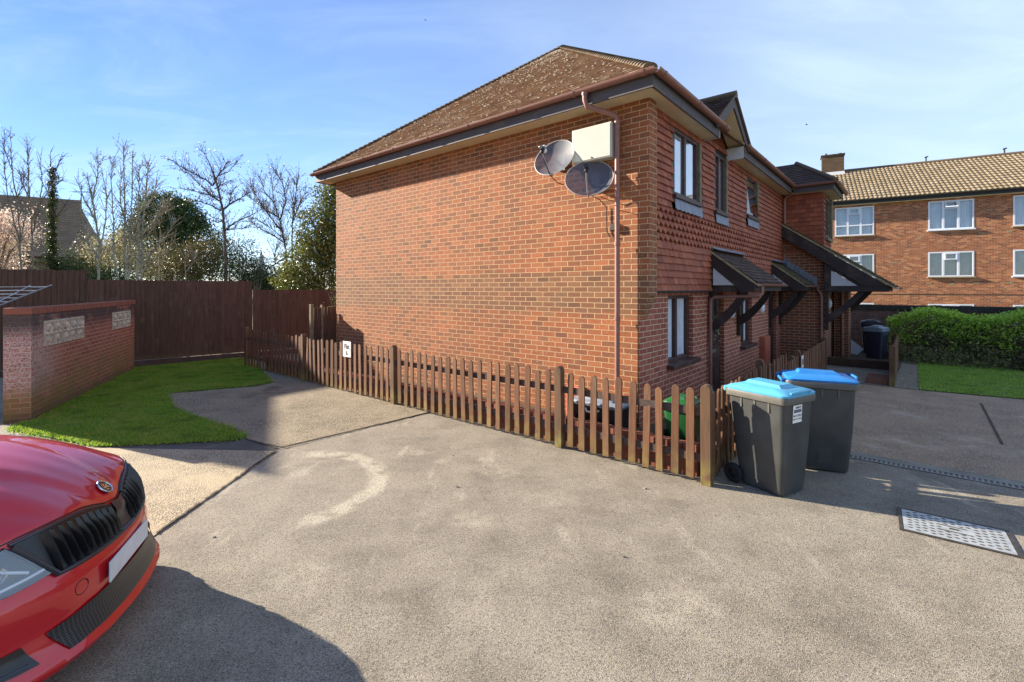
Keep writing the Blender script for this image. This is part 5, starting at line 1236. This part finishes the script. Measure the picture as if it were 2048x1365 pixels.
bare('many stemmed bare tree between the dark open tree and the holly', 23, .10, [(1, (574, 568), (572, 500), (564, 460), (556, 430), (548, 400), (542, 354)), (.7, (585, 565), (584, 480), (586, 420), (588, 362)), (.6, (566, 465), (545, 440), (520, 405), (500, 368)), (.6, (558, 435), (530, 420), (506, 400), (490, 390)), (.6, (560, 440), (572, 400), (566, 370), (552, 345)), (.5, (584, 450), (598, 410), (612, 385)), (.5, (585, 440), (592, 395), (594, 360)), (.6, (576, 512), (548, 530), (520, 548), (500, 552)), (.5, (574, 490), (545, 470), (515, 455), (498, 440)), (.4, (570, 480), (540, 455), (515, 440)), (.4, (550, 530), (550, 505), (556, 492)), (.4, (548, 405), (530, 385), (520, 355))], twigs=5, twl=.75, bark='bark_dark', budsize=.04, budn=3)
ev = thing('evergreen_tree', 'large rounded dark evergreen smothered in ivy behind the bare stems', 'tree', (0, 0, 0))
bl = [(tuple(At(335, 470, 26)), (2.1, 1.6, 2.1)), (tuple(At(300, 500, 26)), (1.8, 1.6, 1.7)), (tuple(At(385, 500, 26.5)), (1.6, 1.5, 1.9)), (tuple(At(330, 425, 26)), (1.3, 1.1, .95)), (tuple(At(372, 440, 26)), (1.0, 1.0, 1.0))]
crown('crown', ev, bl, 30000, .075, M['leaf_dark'], .16, .62); m = MB(); p = At(335, 560, 26); m.tube([(p.x, p.y, -.1), (p.x + .1, p.y, 2), (p.x, p.y, 4.5)], [.28, .22, .08], 8); m.build('trunk', M['bark_dark'], ev)
def shrub(name, label, blobs, n, size, mat, clump=.15, shell=.3, stems=True, **kw):
    s = thing(name, label, 'shrub' if name != 'holly_tree' else 'tree', (0, 0, 0)); crown('foliage', s, blobs, n, size, M[mat], clump, shell, **kw)
    if stems:
        m = MB()
        for c, r in blobs[:3]:
            for k in range(4): m.tube([(c[0] + rng.uniform(-.1, .1), c[1], -.05), (c[0] + rng.uniform(-r[0], r[0]) * .5, c[1] + rng.uniform(-r[1], r[1]) * .4, c[2]), (c[0] + rng.uniform(-r[0], r[0]), c[1] + rng.uniform(-r[1], r[1]) * .5, c[2] + r[2] * .8)], [.035, .02, .006], 4)
        m.build('stems', M['bark'], s)
    return s
shrub('flowering_shrub', 'pale flowering shrub mingled with the coppiced stems', [(tuple(At(200, 510, 20)), (.95, .8, .9)), (tuple(At(245, 500, 20)), (.9, .8, 1.0)), (tuple(At(170, 540, 20)), (.8, .7, .8)), (tuple(At(290, 530, 20)), (.9, .8, .9))], 9000, .038, 'leaf_pale', .2, .15)
shrub('dark_shrub', 'low dark green shrub behind the fence below the old house', [(tuple(At(130, 540, 19)), (.9, .7, .7)), (tuple(At(165, 560, 19)), (.9, .7, .6)), (tuple(At(230, 565, 19)), (1.1, .7, .6))], 7000, .045, 'leaf_dark', .16, .2)
shrub('olive_shrub', 'tall olive brown shrub between the evergreen and the dark open tree', [(tuple(At(360, 530, 22)), (1.3, .9, 1.1)), (tuple(At(410, 525, 22)), (1.2, .9, 1.3)), (tuple(At(320, 550, 21)), (1.0, .8, .9)), (tuple(At(440, 500, 23)), (.8, .7, .9))], 14000, .042, 'leaf_olive', .22, .12)
shrub('sparse_shrub', 'loose green shrub right of the dark trunk', [(tuple(At(480, 515, 22)), (.95, .8, .9)), (tuple(At(505, 540, 22)), (.9, .8, .8)), (tuple(At(470, 550, 21)), (.8, .7, .8))], 5600, .045, 'leaf_ivy', .2, .15)
shrub('far_shrub', 'hazy green shrub over the low fence below the spire', [(tuple(At(540, 566, 24)), (1.0, .8, .75)), (tuple(At(505, 572, 24)), (.9, .8, .6)), (tuple(At(575, 560, 24)), (.8, .7, .8))], 9000, .05, 'leaf_dark', .16, .2)
mg = thing('magnolia_tree', 'pink flowering magnolia at the far left edge', 'tree', (0, 0, 0))
crown('blossom', mg, [(tuple(At(5, 450, 21)), (1.1, .9, .75)), (tuple(At(-10, 500, 21)), (1.1, .9, .9)), (tuple(At(35, 465, 21)), (.75, .7, .6)), (tuple(At(0, 545, 21)), (.7, .7, .7))], 7000, .05, M['petal'], .2, .2)
crown('leaves', mg, [(tuple(At(0, 490, 21.4)), (1.4, .8, 1.3))], 1600, .04, M['leaf_pale'], .25, .1)
m = MB(); p = At(-10, 560, 21)
for e in ((30, 440), (-40, 430), (5, 420), (50, 470)): m.tube([(p.x, p.y, -.1), (p.x, p.y, 1.8), At((e[0] - 10) / 2, (e[1] + 540) / 2, 21), At(e[0], e[1], 21)], [.10, .08, .04, .01], 6)
m.build('trunk', M['bark'], mg)
hb = [(tuple(At(652, 530, 18.5)), (1.25, 1.1, 1.7)), (tuple(At(645, 470, 18.5)), (.95, .95, 1.3)), (tuple(At(664, 420, 18.5)), (.62, .7, 1.1)), (tuple(At(610, 545, 18.3)), (.85, .9, 1.1)), (tuple(At(600, 570, 18.3)), (.9, .8, .6)), (tuple(At(690, 470, 18.7)), (1.0, 1.0, 2.0)), (tuple(At(668, 385, 18.5)), (.38, .4, .55))]
hy = shrub('holly_tree', 'tall glossy yellow green holly beside the far end of the brick house', hb, 34000, .05, 'leaf_holly', .12, .6)
shrub('small_bush', 'small yellow green bush peeping beside the house above the gate', [((-4.55, 12.6, 1.45), (.3, .3, .6))], 900, .03, 'leaf_holly', .08, .3)

# hedge with low shrubs at its foot
hd = thing('hedge', 'loose fresh green hedge along the old boundary wall', 'hedge', HL(12.3, -8, 0), HA)
n = 62000; y = RNG.uniform(-11, 5.85, n); z = RNG.random(n) ** .75; bulge = .35 * np.sin(y * 1.3 + .5) + .2 * np.sin(y * 3.1)
top = 1.42 + .13 * np.sin(y * 1.1) + .09 * np.sin(y * 2.7 + 1) + np.where(y > 5.0, -(y - 5.0) * .3, 0)
face = RNG.random(n) < .62
x = np.where(face, -1.15 + .55 * z ** 1.5 + bulge * .35 + np.abs(RNG.normal(0, .16, n)), RNG.uniform(-.7, .9, n)); zz = np.where(face, z * top, top + RNG.normal(0, .05, n) - .05)
cl = (np.sin(y * 5.1 + 2 * np.sin(zz * 6)) * np.sin(zz * 7.3 + y * 1.9)); x += cl * .12
C = np.stack([x, y, np.clip(zz, .02, None)], 1)
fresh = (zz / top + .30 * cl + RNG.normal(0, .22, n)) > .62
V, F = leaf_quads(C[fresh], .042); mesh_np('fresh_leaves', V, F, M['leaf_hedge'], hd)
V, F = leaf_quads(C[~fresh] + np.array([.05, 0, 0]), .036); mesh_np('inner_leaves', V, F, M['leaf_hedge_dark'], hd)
m = MB(); rg = random.Random(6)
for k in range(520):
    yy = rg.uniform(-11, 5.4); xx = rg.uniform(-.9, .5); h = rg.uniform(.8, 1.35); m.tube([(xx, yy, 0), (xx + rg.uniform(-.3, .2), yy + rg.uniform(-.2, .2), h * .5), (xx + rg.uniform(-.5, .3), yy + rg.uniform(-.35, .35), h)], [.012, .008, .003], 3, cap=False)
m.build('twigs', M['twig'], hd, fix=False)
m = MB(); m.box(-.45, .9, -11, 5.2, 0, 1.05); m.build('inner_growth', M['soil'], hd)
for i, (yy, lab) in enumerate(((-3.4, 'low heathery shrub at the hedge foot nearest the boarded fence'), (-5.6, 'second low heathery shrub along the hedge foot from the boarded fence'), (-7.6, 'low heathery shrub at the hedge foot towards the right edge'))):
    p = HL(11.05, yy, .22); s = thing('low_shrub', lab, 'shrub', (0, 0, 0), 0, 'low shrubs along the hedge')
    bl = [((p[0], p[1], .16), (.55, .55, .26))] + [((HL(11.05, yy + k, 0)[0], HL(11.05, yy + k, 0)[1], .14), (.5, .5, .24)) for k in (-.7, .7)]
    crown('foliage', s, bl, 3800, .03, M['leaf_hedge_dark'] if i != 1 else M['leaf_olive'], .07, .45)

# two far birds
for (u, v, Y, lab) in ((1613, 250, 60, 'tiny dark bird flying in the pale sky right of the gablet'), (851, 41, 80, 'tiny bird flying high in the blue sky above the roof slope')):
    p = At(u, v, Y); b = thing('bird', lab, 'bird', p, rng.uniform(0, 3), 'birds in the sky'); m = MB(); m.lathe([(.001, -.14), (.04, -.06), (.045, .03), (.015, .12), (.002, .18)], (0, 0, 0), 8, 'y')
    for s in (-1, 1): m.poly([(s * .03, -.05, .02), (s * .16, -.06, .09), (s * .30, .03, .05), (s * .16, .05, .08), (s * .03, .06, .02)])
    m.build('bird_body', M['black'], b)
# ------------------------------------------------------------------ red car
t = NT('red_car_paint'); t.color(S(196, 10, 24)); t.setp(Roughness=.38, Metallic=.15); t.b.inputs['Coat Weight'].default_value = 1.0; t.b.inputs['Coat Roughness'].default_value = .04
fl_ = t.noise(t.coord(), 900, 1); t.bump(fl_, .015, .001); M['paint'] = t.m
M['grille_black'] = plain('gloss_black_grille', S(26, 25, 26), .22, var=.05)
M['satin'] = plain('satin_dark_trim', S(74, 76, 82), .3, .6, var=.05)
M['chrome'] = plain('chrome', S(200, 204, 208), .12, 1.0, var=.03)
M['plate'] = plain('number_plate', S(208, 212, 216), .4, var=.05)
M['lamp_glass'] = glassmat('headlamp_glass', (.86, .88, .9, 1))
t = NT('honeycomb_mesh'); p = t.coord(); v = t.voro(t.mapping(p, (1, 52, 90)), 1.0, 'DISTANCE_TO_EDGE', rnd=.15)
t.color(t.ramp(v, [(.05, S(70, 70, 72)), (.16, S(10, 10, 11))])); t.setp(Roughness=.4); t.bump(v, -.6, .01); M['honey'] = t.m
car = thing('parked_car', 'shiny red car with black slatted grille parked with its nose into the picture at left', 'car', (-2.37, 2.90, 0), R(19.5))
def lut(tab):
    xs = [a for a, b in tab]; ys = [b for a, b in tab]
    return lambda q: float(np.interp(q, xs, ys))
xplan_ = lut([(0, 0), (.1, -.002), (.2, -.010), (.35, -.034), (.5, -.085), (.62, -.155), (.72, -.240), (.80, -.345), (.86, -.47), (.89, -.58), (.905, -.72)])
prof = lut([(.10, -.10), (.135, .05), (.155, .118), (.185, .12), (.215, .085), (.30, .06), (.40, .058), (.50, .055), (.555, .035), (.60, .0), (.70, -.035), (.80, -.075)])
ze_ = lut([(0, .742), (.08, .748), (.16, .775), (.24, .797), (.35, .81), (.5, .815), (.62, .808), (.72, .79), (.80, .765), (.86, .74), (.905, .70)])
xp = lambda y: xplan_(abs(y)); ze = lambda y: ze_(abs(y))
def face(y, z, off=0.0):
    k = .0012 ; y2 = abs(y); s = (xplan_(y2 + .02) - xplan_(max(0, y2 - .02))) / .04 if y2 < .88 else -4
    n = Vector((1, -s * (1 if y >= 0 else -1), 0)).normalized()
    bulge = .02 * max(0, 1 - abs(y) / .16) if z > .68 else 0
    low = max(0.0, min(1.0, (.34 - z) / .12)); return Vector((xp(y) * (1 - .14 * low) + prof(z) + bulge, y, z)) + n * off
ys = [math.copysign(v, s) for s in (-1, 1) for v in ((.905, .89, .86, .83, .80, .76, .72, .67, .62, .56, .5, .43, .35, .28, .2, .14, .08, .04) if s < 0 else (0, .04, .08, .14, .2, .28, .35, .43, .5, .56, .62, .67, .72, .76, .80, .83, .86, .89, .905))]
zf = [0, .03, .06, .10, .14, .2, .28, .38, .48, .58, .66, .72, .78, .86, .93, 1.0]
m = MB(); m.grid([[face(y, .11 + (ze(y) - .004 - .11) * f) for y in ys] for f in zf]); m.build('front_bumper', M['paint'], car, smooth=True, angle=60)
# bonnet
m = MB(); rows = []
yb = [y for y in ys if abs(y) <= .861]
ss = [0, .012, .03, .06, .1, .16, .24, .34, .46, .6, .75, .9, 1.0]
def bon(y, s):
    e = face(y, ze(y)); xb = -1.16 - .16 * (y / .8) ** 2; zb = 1.12 - .085 * (y / .8) ** 2
    a = abs(y)
    q = 1 - (1 - s) ** 2.3
    x = e.x + (xb - e.x) * s ** 1.05; z = e.z + (zb - e.z) * q + .004 * min(1, s * 60)
    def sg(v): return 1 / (1 + math.exp(-max(-30, min(30, v))))
    z += .020 * sg(((.10 + .30 * s) - a) / .008) * min(1, s * 14) - .018 * sg((a - (.40 + .22 * s)) / .010) * min(1, s * 8)
    return Vector((x, y * (1 - .07 * s), z))
yb2 = sorted(set([round(v, 4) for v in np.linspace(-.861, .861, 75)]))
for s in ss: rows.append([bon(y, s) for y in yb2])
m.grid(rows); bn = m.build('bonnet', M['paint'], car, smooth=True, angle=50)
m = MB(); m.tube([face(y, ze(y) - .004, .001) for y in yb2], .004, 5, cap=False); m.build('shut_line', M['black'], bn)
# wings, sides, rear
def yside(x): return float(np.interp(-x, [0.0, .24, .345, .47, .58, .72, .95], [.5, .72, .80, .86, .89, .905, .907]))
for sg_ in (-1, 1):
    m = MB(); rows = []
    for x, zt, yt in [(bon(.861, s).x, bon(.861, s).z, bon(.861, s).y) for s in ss[1:]] + [(-1.6, 1.03, .80), (-2.4, .985, .80), (-3.3, 1.0, .80), (-4.1, 1.0, .76), (-4.45, .97, .70)]:
        b = min(yside(x), .907 if x > -4 else (.87 if x > -4.3 else .80)); yt = min(yt, b - .012)
        rows.append([(x, sg_ * yt, zt), (x, sg_ * (yt * .5 + b * .5), zt - .035), (x, sg_ * b * .995, zt - .11), (x, sg_ * b, .56), (x, sg_ * b * .99, .40), (x, sg_ * b * .975, .24), (x, sg_ * b * .94, .18)])
    m.grid(rows); m.build('body_side', M['paint'], car, smooth=True, angle=60)
m = MB(); m.box(-4.5, -.35, -.80, .80, .16, .60); m.build('underbody', M['black'], car)
m = MB(); m.grid([[(-4.45, y, .97 - .2 * abs(y) ** 3) for y in (-.8, -.4, 0, .4, .8)], [(-4.62, y * .98, .75) for y in (-.8, -.4, 0, .4, .8)], [(-4.66, y * .98, .45) for y in (-.8, -.4, 0, .4, .8)], [(-4.58, y, .2) for y in (-.8, -.4, 0, .4, .8)]]); m.build('rear_bumper', M['paint'], car, smooth=True)
cab_ = [(-1.20, 1.10, .74), (-1.5, 1.24, .69), (-1.95, 1.42, .60), (-2.3, 1.47, .57), (-3.1, 1.45, .56), (-3.7, 1.32, .58), (-4.3, 1.02, .68)]
m = MB(); m.grid([[(x - (.10 if abs(f) > .9 else 0), f * w, z - .03 * f * f) for f in (-1, -.6, 0, .6, 1)] for x, z, w in cab_[2:5]]); m.build('roof', M['paint'], car, smooth=True)
m = MB(); m.grid([[(x - .10 * f * f, f * w, z - .03 * f * f) for f in (-1, -.6, 0, .6, 1)] for x, z, w in cab_[:3]]); m.build('windscreen', M['grille_black'], car, smooth=True)
m = MB(); m.grid([[(x, f * w, z - .03 * f * f) for f in (-1, -.6, 0, .6, 1)] for x, z, w in cab_[4:]]); m.build('rear_window', M['grille_black'], car, smooth=True)
for s in (-1, 1):
    m = MB(); m.grid([[(x - .1, s * w, z - .03), (x - .1, s * .80, .975)] for x, z, w in cab_[1:]] ); m.build('side_window', M['grille_black'], car)
for x in (-.93, -3.6):
    for s in (-1, 1):
        m = MB(); m.lathe([(.21, -.10), (.29, -.105), (.318, -.07), (.318, .07), (.29, .105), (.21, .10), (.21, -.10)], (x, s * .80, .318), 32, 'y'); w = m.build('wheel', M['rubber'], car, smooth=True)
        m = MB(); m.lathe([(.02, s * .085), (.19, s * .06), (.215, s * .09), (.215, -s * .05), (.02, -s * .05)], (x, s * .80, .318), 32, 'y')
        for k in range(5): a = 2 * PI * k / 5; m.bar((x, s * .895, .318), (x + .2 * math.cos(a), s * .888, .318 + .2 * math.sin(a)), .05, .02, (0, 1, 0))
        m.build('rim', M['metal'], w, smooth=True)
# grille halves
zl = lambda y: .570 + .02 * (abs(y) / .6) ** 2
def gz(y, f):
    top = ze(y) - .016; a = abs(y)
    if a > .515: lo = zl(.515) + (a - .515) / .095 * (ze(.61) - .02 - zl(.515))
    else: lo = zl(y)
    return lo + (top - lo) * f
for s in (-1, 1):
    m = MB(); yy = [.045, .07, .1, .15, .2, .27, .34, .41, .47, .515, .54, .565, .585, .605]
    m.grid([[face(s * y, gz(y, f), .010) for y in yy] for f in (0, .2, .4, .6, .8, 1)]); gp = m.build('grille', M['grille_black'], car, smooth=True)
    m = MB()
    for k in range(10):
        y = .085 + k * .0455; a, b = [], []
        for f in (.04, .2, .4, .6, .8, .93):
            z = gz(y, f); d = .012 + .022 * math.sin(PI * min(1, f + .12)); q = face(s * y, z, .008); r = face(s * (y + .005), z, d + .010); a.append(q); b.append(r)
        c = [face(s * (y + .016), gz(y, f), .010) for f in (.04, .2, .4, .6, .8, .93)]
        m.grid([a, b, c])
    m.build('slat', M['grille_black'], gp, smooth=True, angle=25)
    m = MB(); m.tube([face(s * y, zl(y) - .006, .010) for y in (.0, .06, .12, .2, .3, .4, .46, .515)] + [face(s * .56, gz(.56, 0), .010), face(s * .605, gz(.605, 0), .008)], .014, 8)
    m.tube([face(s * y, ze(y) - .018, .006) for y in (.10, .16, .24, .34, .44, .52, .58, .61)], .0085, 6); m.build('grille_surround', M['satin'], gp, smooth=True)
m = MB(); m.grid([[face(y, .57 + (ze(y) - .01 - .57) * f, .012 + .012 * math.sin(PI * f)) for y in (-.06, -.04, -.02, 0, .02, .04, .06)] for f in (0, .25, .5, .75, 1)]); m.build('grille_centre', M['satin'], car, smooth=True)
# headlights
for s in (-1, 1):
    def hp(f, g, off):                                             # f along (inner->outer), g bottom->top
        yb_, yt_ = .535 + f * .345, .628 + f * .262
        zb_ = lut([(0, .60), (.45, .59), (.8, .61), (1, .645)])(f); y = yb_ + (yt_ - yb_) * g
        return face(s * y, zb_ + (ze(min(y, .9)) - .018 - zb_) * g, off)
    fs = [k / 10 for k in range(11)]; gs_ = [0, .2, .4, .6, .8, 1]
    m = MB(); m.grid([[hp(f, g, .007) for f in fs] for g in gs_]); hl = m.build('headlight', M['grille_black'], car, smooth=True)
    m = MB(); m.grid([[hp(f, g, .024) for f in fs] for g in gs_]); m.build('lens', M['lamp_glass'], hl, smooth=True)
    m = MB(); m.tube([hp(f, .14, .013) for f in fs], .007, 6); m.tube([hp(.12, .25, .013), hp(.30, .62, .013), hp(.75, .78, .013)], .007, 6)
    m.build('reflector', M['white_pl'], hl, smooth=True)
    for fc in (.34, .66):
        c0 = hp(fc, .46, .004); ax_ = (hp(fc, .46, .03) - c0).normalized(); s1 = (hp(fc + .1, .46, .004) - c0).normalized(); s2 = ax_.cross(s1).normalized()
        m = MB(); m.grid([[c0 + (s1 * math.cos(k * PI / 10) + s2 * math.sin(k * PI / 10)) * r_ + ax_ * h_ for k in range(20)] for r_, h_ in ((.046, 0), (.046, .010), (.036, .012), (.030, .004), (.026, .012), (.014, .017), (.001, .019))], True); m.build('projector', M['chrome'], hl, smooth=True)
    m = MB(); m.tube([hp(f, 0, .010) for f in fs] + [hp(1, g, .010) for g in gs_], .007, 6); m.tube([hp(0, g, .010) for g in gs_], .006, 6); m.build('seal', M['black'], hl)
    # fog lamps
    fg = lambda f, g, off: face(s * (.655 + f * .205 + .02 * g), .235 + f * .02 + g * (.105 - .02 * f), off)
    m = MB(); m.grid([[fg(f, g, .012) for f in (0, .1, .2, .3, .4, .5, .6, .7, .8, .9, 1)] for g in (0, .2, .4, .6, .8, 1)]); fo = m.build('fog_light_bezel', M['grille_black'], car, smooth=True)
    m = MB(); m.grid([[fg(f, g, .018) for f in (.42, .5, .6, .7)] for g in (.4, .5, .6, .75)]); m.build('fog_light', M['satin'], fo, smooth=True); m = MB(); m.tube([fg(f, .2, .018) for f in (.1, .4, .7, .95)], .006, 6); m.build('trim_strip', M['satin'], fo)
# lower intake, plate, tow cover, badge
m = MB(); yy = [k * .05 for k in range(-11, 12)]
top = lambda y: .372 - .03 * (abs(y) / .55) ** 2; lo = lambda y: .215 + .0 * y
m.grid([[face(y * (1 + .10 * g), lo(y) + (top(y) - lo(y)) * g, .012) for y in yy] for g in (0, .2, .4, .6, .8, 1)]); m.build('lower_grille', M['honey'], car, smooth=True)
m = MB(); m.box(.056, .066, -.31, .22, .385, .497); m.build('number_plate', M['plate'], car, bevel=.003)
m = MB(); c = face(-.44, .455, .001); m.tube([face(-.44 + .036 * math.cos(k * PI / 12), .455 + .036 * math.sin(k * PI / 12), .0005) for k in range(25)], .0018, 4, cap=False); m.build('tow_cover', M['grille_black'], car)
bc = bon(0, .055); bt = (bon(0, .09) - bon(0, .02)).normalized(); bsd = Vector((0, 1, 0)); bnm = bt.cross(bsd).normalized()
if bnm.z < 0: bnm = -bnm
BP = lambda a, b, h: bc + bsd * a + bt * b + bnm * (h + .004)
m = MB(); m.add([BP(.043 * math.cos(k * PI / 16), .043 * math.sin(k * PI / 16), .005) for k in range(32)], [tuple(range(32))]); bd = m.build('badge', M['grille_black'], car)
m = MB(); m.tube([BP(.044 * math.cos(k * PI / 16), .044 * math.sin(k * PI / 16), .005) for k in range(33)], .005, 8, cap=False); m.build('badge_ring', M['chrome'], bd, smooth=True)
m = MB()
for pts in ([(-.030, -.004), (.012, -.016), (.030, -.020), (.020, -.006), (-.004, .004)], [(-.026, .003), (.000, .008), (.016, .022), (-.006, .016)], [(-.020, .012), (-.006, .019), (.002, .030), (-.014, .022)], [(.006, .002), (.022, -.002), (.028, .010), (.014, .012)], [(-.024, -.012), (.004, -.024), (.010, -.032), (-.012, -.026)]):
    m.add([BP(a, b, .0065) for a, b in pts], [tuple(range(len(pts)))])
m.build('badge_emblem', M['chrome'], bd)
# ------------------------------------------------------------------ light, sky, camera
SUN = Vector((-.924 * math.cos(R(22)), .383 * math.cos(R(22)), math.sin(R(22)))).normalized()
L = bpy.data.lights.new('sun', 'SUN'); L.energy = 5.0; L.angle = R(.5); L.color = (1.0, .90, .74)
lo_ = bpy.data.objects.new('sun', L); COL.objects.link(lo_); lo_.rotation_euler = (-SUN).to_track_quat('-Z', 'Y').to_euler(); lo_.location = (-20, 8, 30)
W_ = bpy.data.worlds.new('World'); SC.world = W_; W_.use_nodes = True; nt_ = W_.node_tree; N_ = nt_.nodes; K = nt_.links
bg = N_['Background']; bg.inputs[1].default_value = .085
sky = N_.new('ShaderNodeTexSky'); sky.sky_type = 'NISHITA'; sky.sun_disc = False; sky.sun_elevation = R(22); sky.sun_rotation = math.atan2(-.924, .383) % (2 * PI); sky.air_density = 1.0; sky.dust_density = 0.0; sky.ozone_density = 3.0
tc = N_.new('ShaderNodeTexCoord'); sx = N_.new('ShaderNodeSeparateXYZ'); K.new(tc.outputs['Generated'], sx.inputs[0])
def mth(op, a, b=None, clamp=False):
    n = N_.new('ShaderNodeMath'); n.operation = op; n.use_clamp = clamp
    for i, v in enumerate((a, b)):
        if v is None: continue
        if hasattr(v, 'is_output'): K.new(v, n.inputs[i])
        else: n.inputs[i].default_value = v
    return n.outputs[0]
zz = mth('ADD', mth('MAXIMUM', sx.outputs[2], 0.0), .22)
cb = N_.new('ShaderNodeCombineXYZ'); K.new(mth('DIVIDE', sx.outputs[0], zz), cb.inputs[0]); K.new(mth('DIVIDE', sx.outputs[1], zz), cb.inputs[1])
def nz_(scale, sc, det, rough, dist):
    mp = N_.new('ShaderNodeMapping'); K.new(cb.outputs[0], mp.inputs[0]); mp.inputs['Scale'].default_value = sc; mp.inputs['Rotation'].default_value = (0, 0, .5)
    n = N_.new('ShaderNodeTexNoise'); K.new(mp.outputs[0], n.inputs['Vector']); n.inputs['Scale'].default_value = scale; n.inputs['Detail'].default_value = det; n.inputs['Roughness'].default_value = rough; n.inputs['Distortion'].default_value = dist; return n.outputs['Fac']
def rng_(v, a, b, c=0., d=1.):
    n = N_.new('ShaderNodeMapRange'); n.interpolation_type = 'SMOOTHSTEP'; K.new(v, n.inputs[0])
    for i, x in enumerate((a, b, c, d)): n.inputs[1 + i].default_value = x
    return n.outputs[0]
wisp = mth('MULTIPLY', rng_(nz_(1.3, (1, 2.2, 1), 8, .62, .8), .38, .78), rng_(nz_(.5, (1, 1, 1), 3, .5, 0), .3, .65))
veil = rng_(mth('ADD', sx.outputs[0], mth('MULTIPLY', nz_(.8, (1, 1.5, 1), 5, .6, .3), .5)), -.25, 1.2, .0, .62)
f = mth('ADD', mth('MULTIPLY', wisp, .32), veil, clamp=True)
mx = N_.new('ShaderNodeMix'); mx.data_type = 'RGBA'; K.new(f, mx.inputs[0]); tint = N_.new('ShaderNodeMix'); tint.data_type = 'RGBA'; tint.blend_type = 'MULTIPLY'; tint.inputs[0].default_value = 1.0; K.new(sky.outputs[0], tint.inputs[6]); tint.inputs[7].default_value = (.90, .885, 1.02, 1); dim = N_.new('ShaderNodeMix'); dim.data_type = 'RGBA'; dim.blend_type = 'MULTIPLY'; K.new(rng_(mth('MULTIPLY', sx.outputs[0], -1.0), .15, .75), dim.inputs[0]); K.new(tint.outputs[2], dim.inputs[6]); dim.inputs[7].default_value = (.66, .72, .82, 1); K.new(dim.outputs[2], mx.inputs[6]); mx.inputs[7].default_value = (3.7, 4.6, 6.0, 1)
K.new(mx.outputs[2], bg.inputs[0])
cam = bpy.data.cameras.new('camera'); co = bpy.data.objects.new('camera', cam); COL.objects.link(co)
cam.sensor_width = 36; cam.sensor_fit = 'HORIZONTAL'; cam.lens = 36 * 957 / 2048; cam.shift_y = (578 - 682.5) / 2048; cam.clip_start = .05; cam.clip_end = 2000
co.location = (0, 0, 2.0); co.rotation_euler = (R(90), 0, 0); SC.camera = co
vs = SC.view_settings; vs.view_transform = 'Standard'; vs.look = 'None'; vs.gamma = 1; vs.exposure = 1.5; vs.use_curve_mapping = False
SC.cycles.max_bounces = 6; SC.cycles.transparent_max_bounces = 12
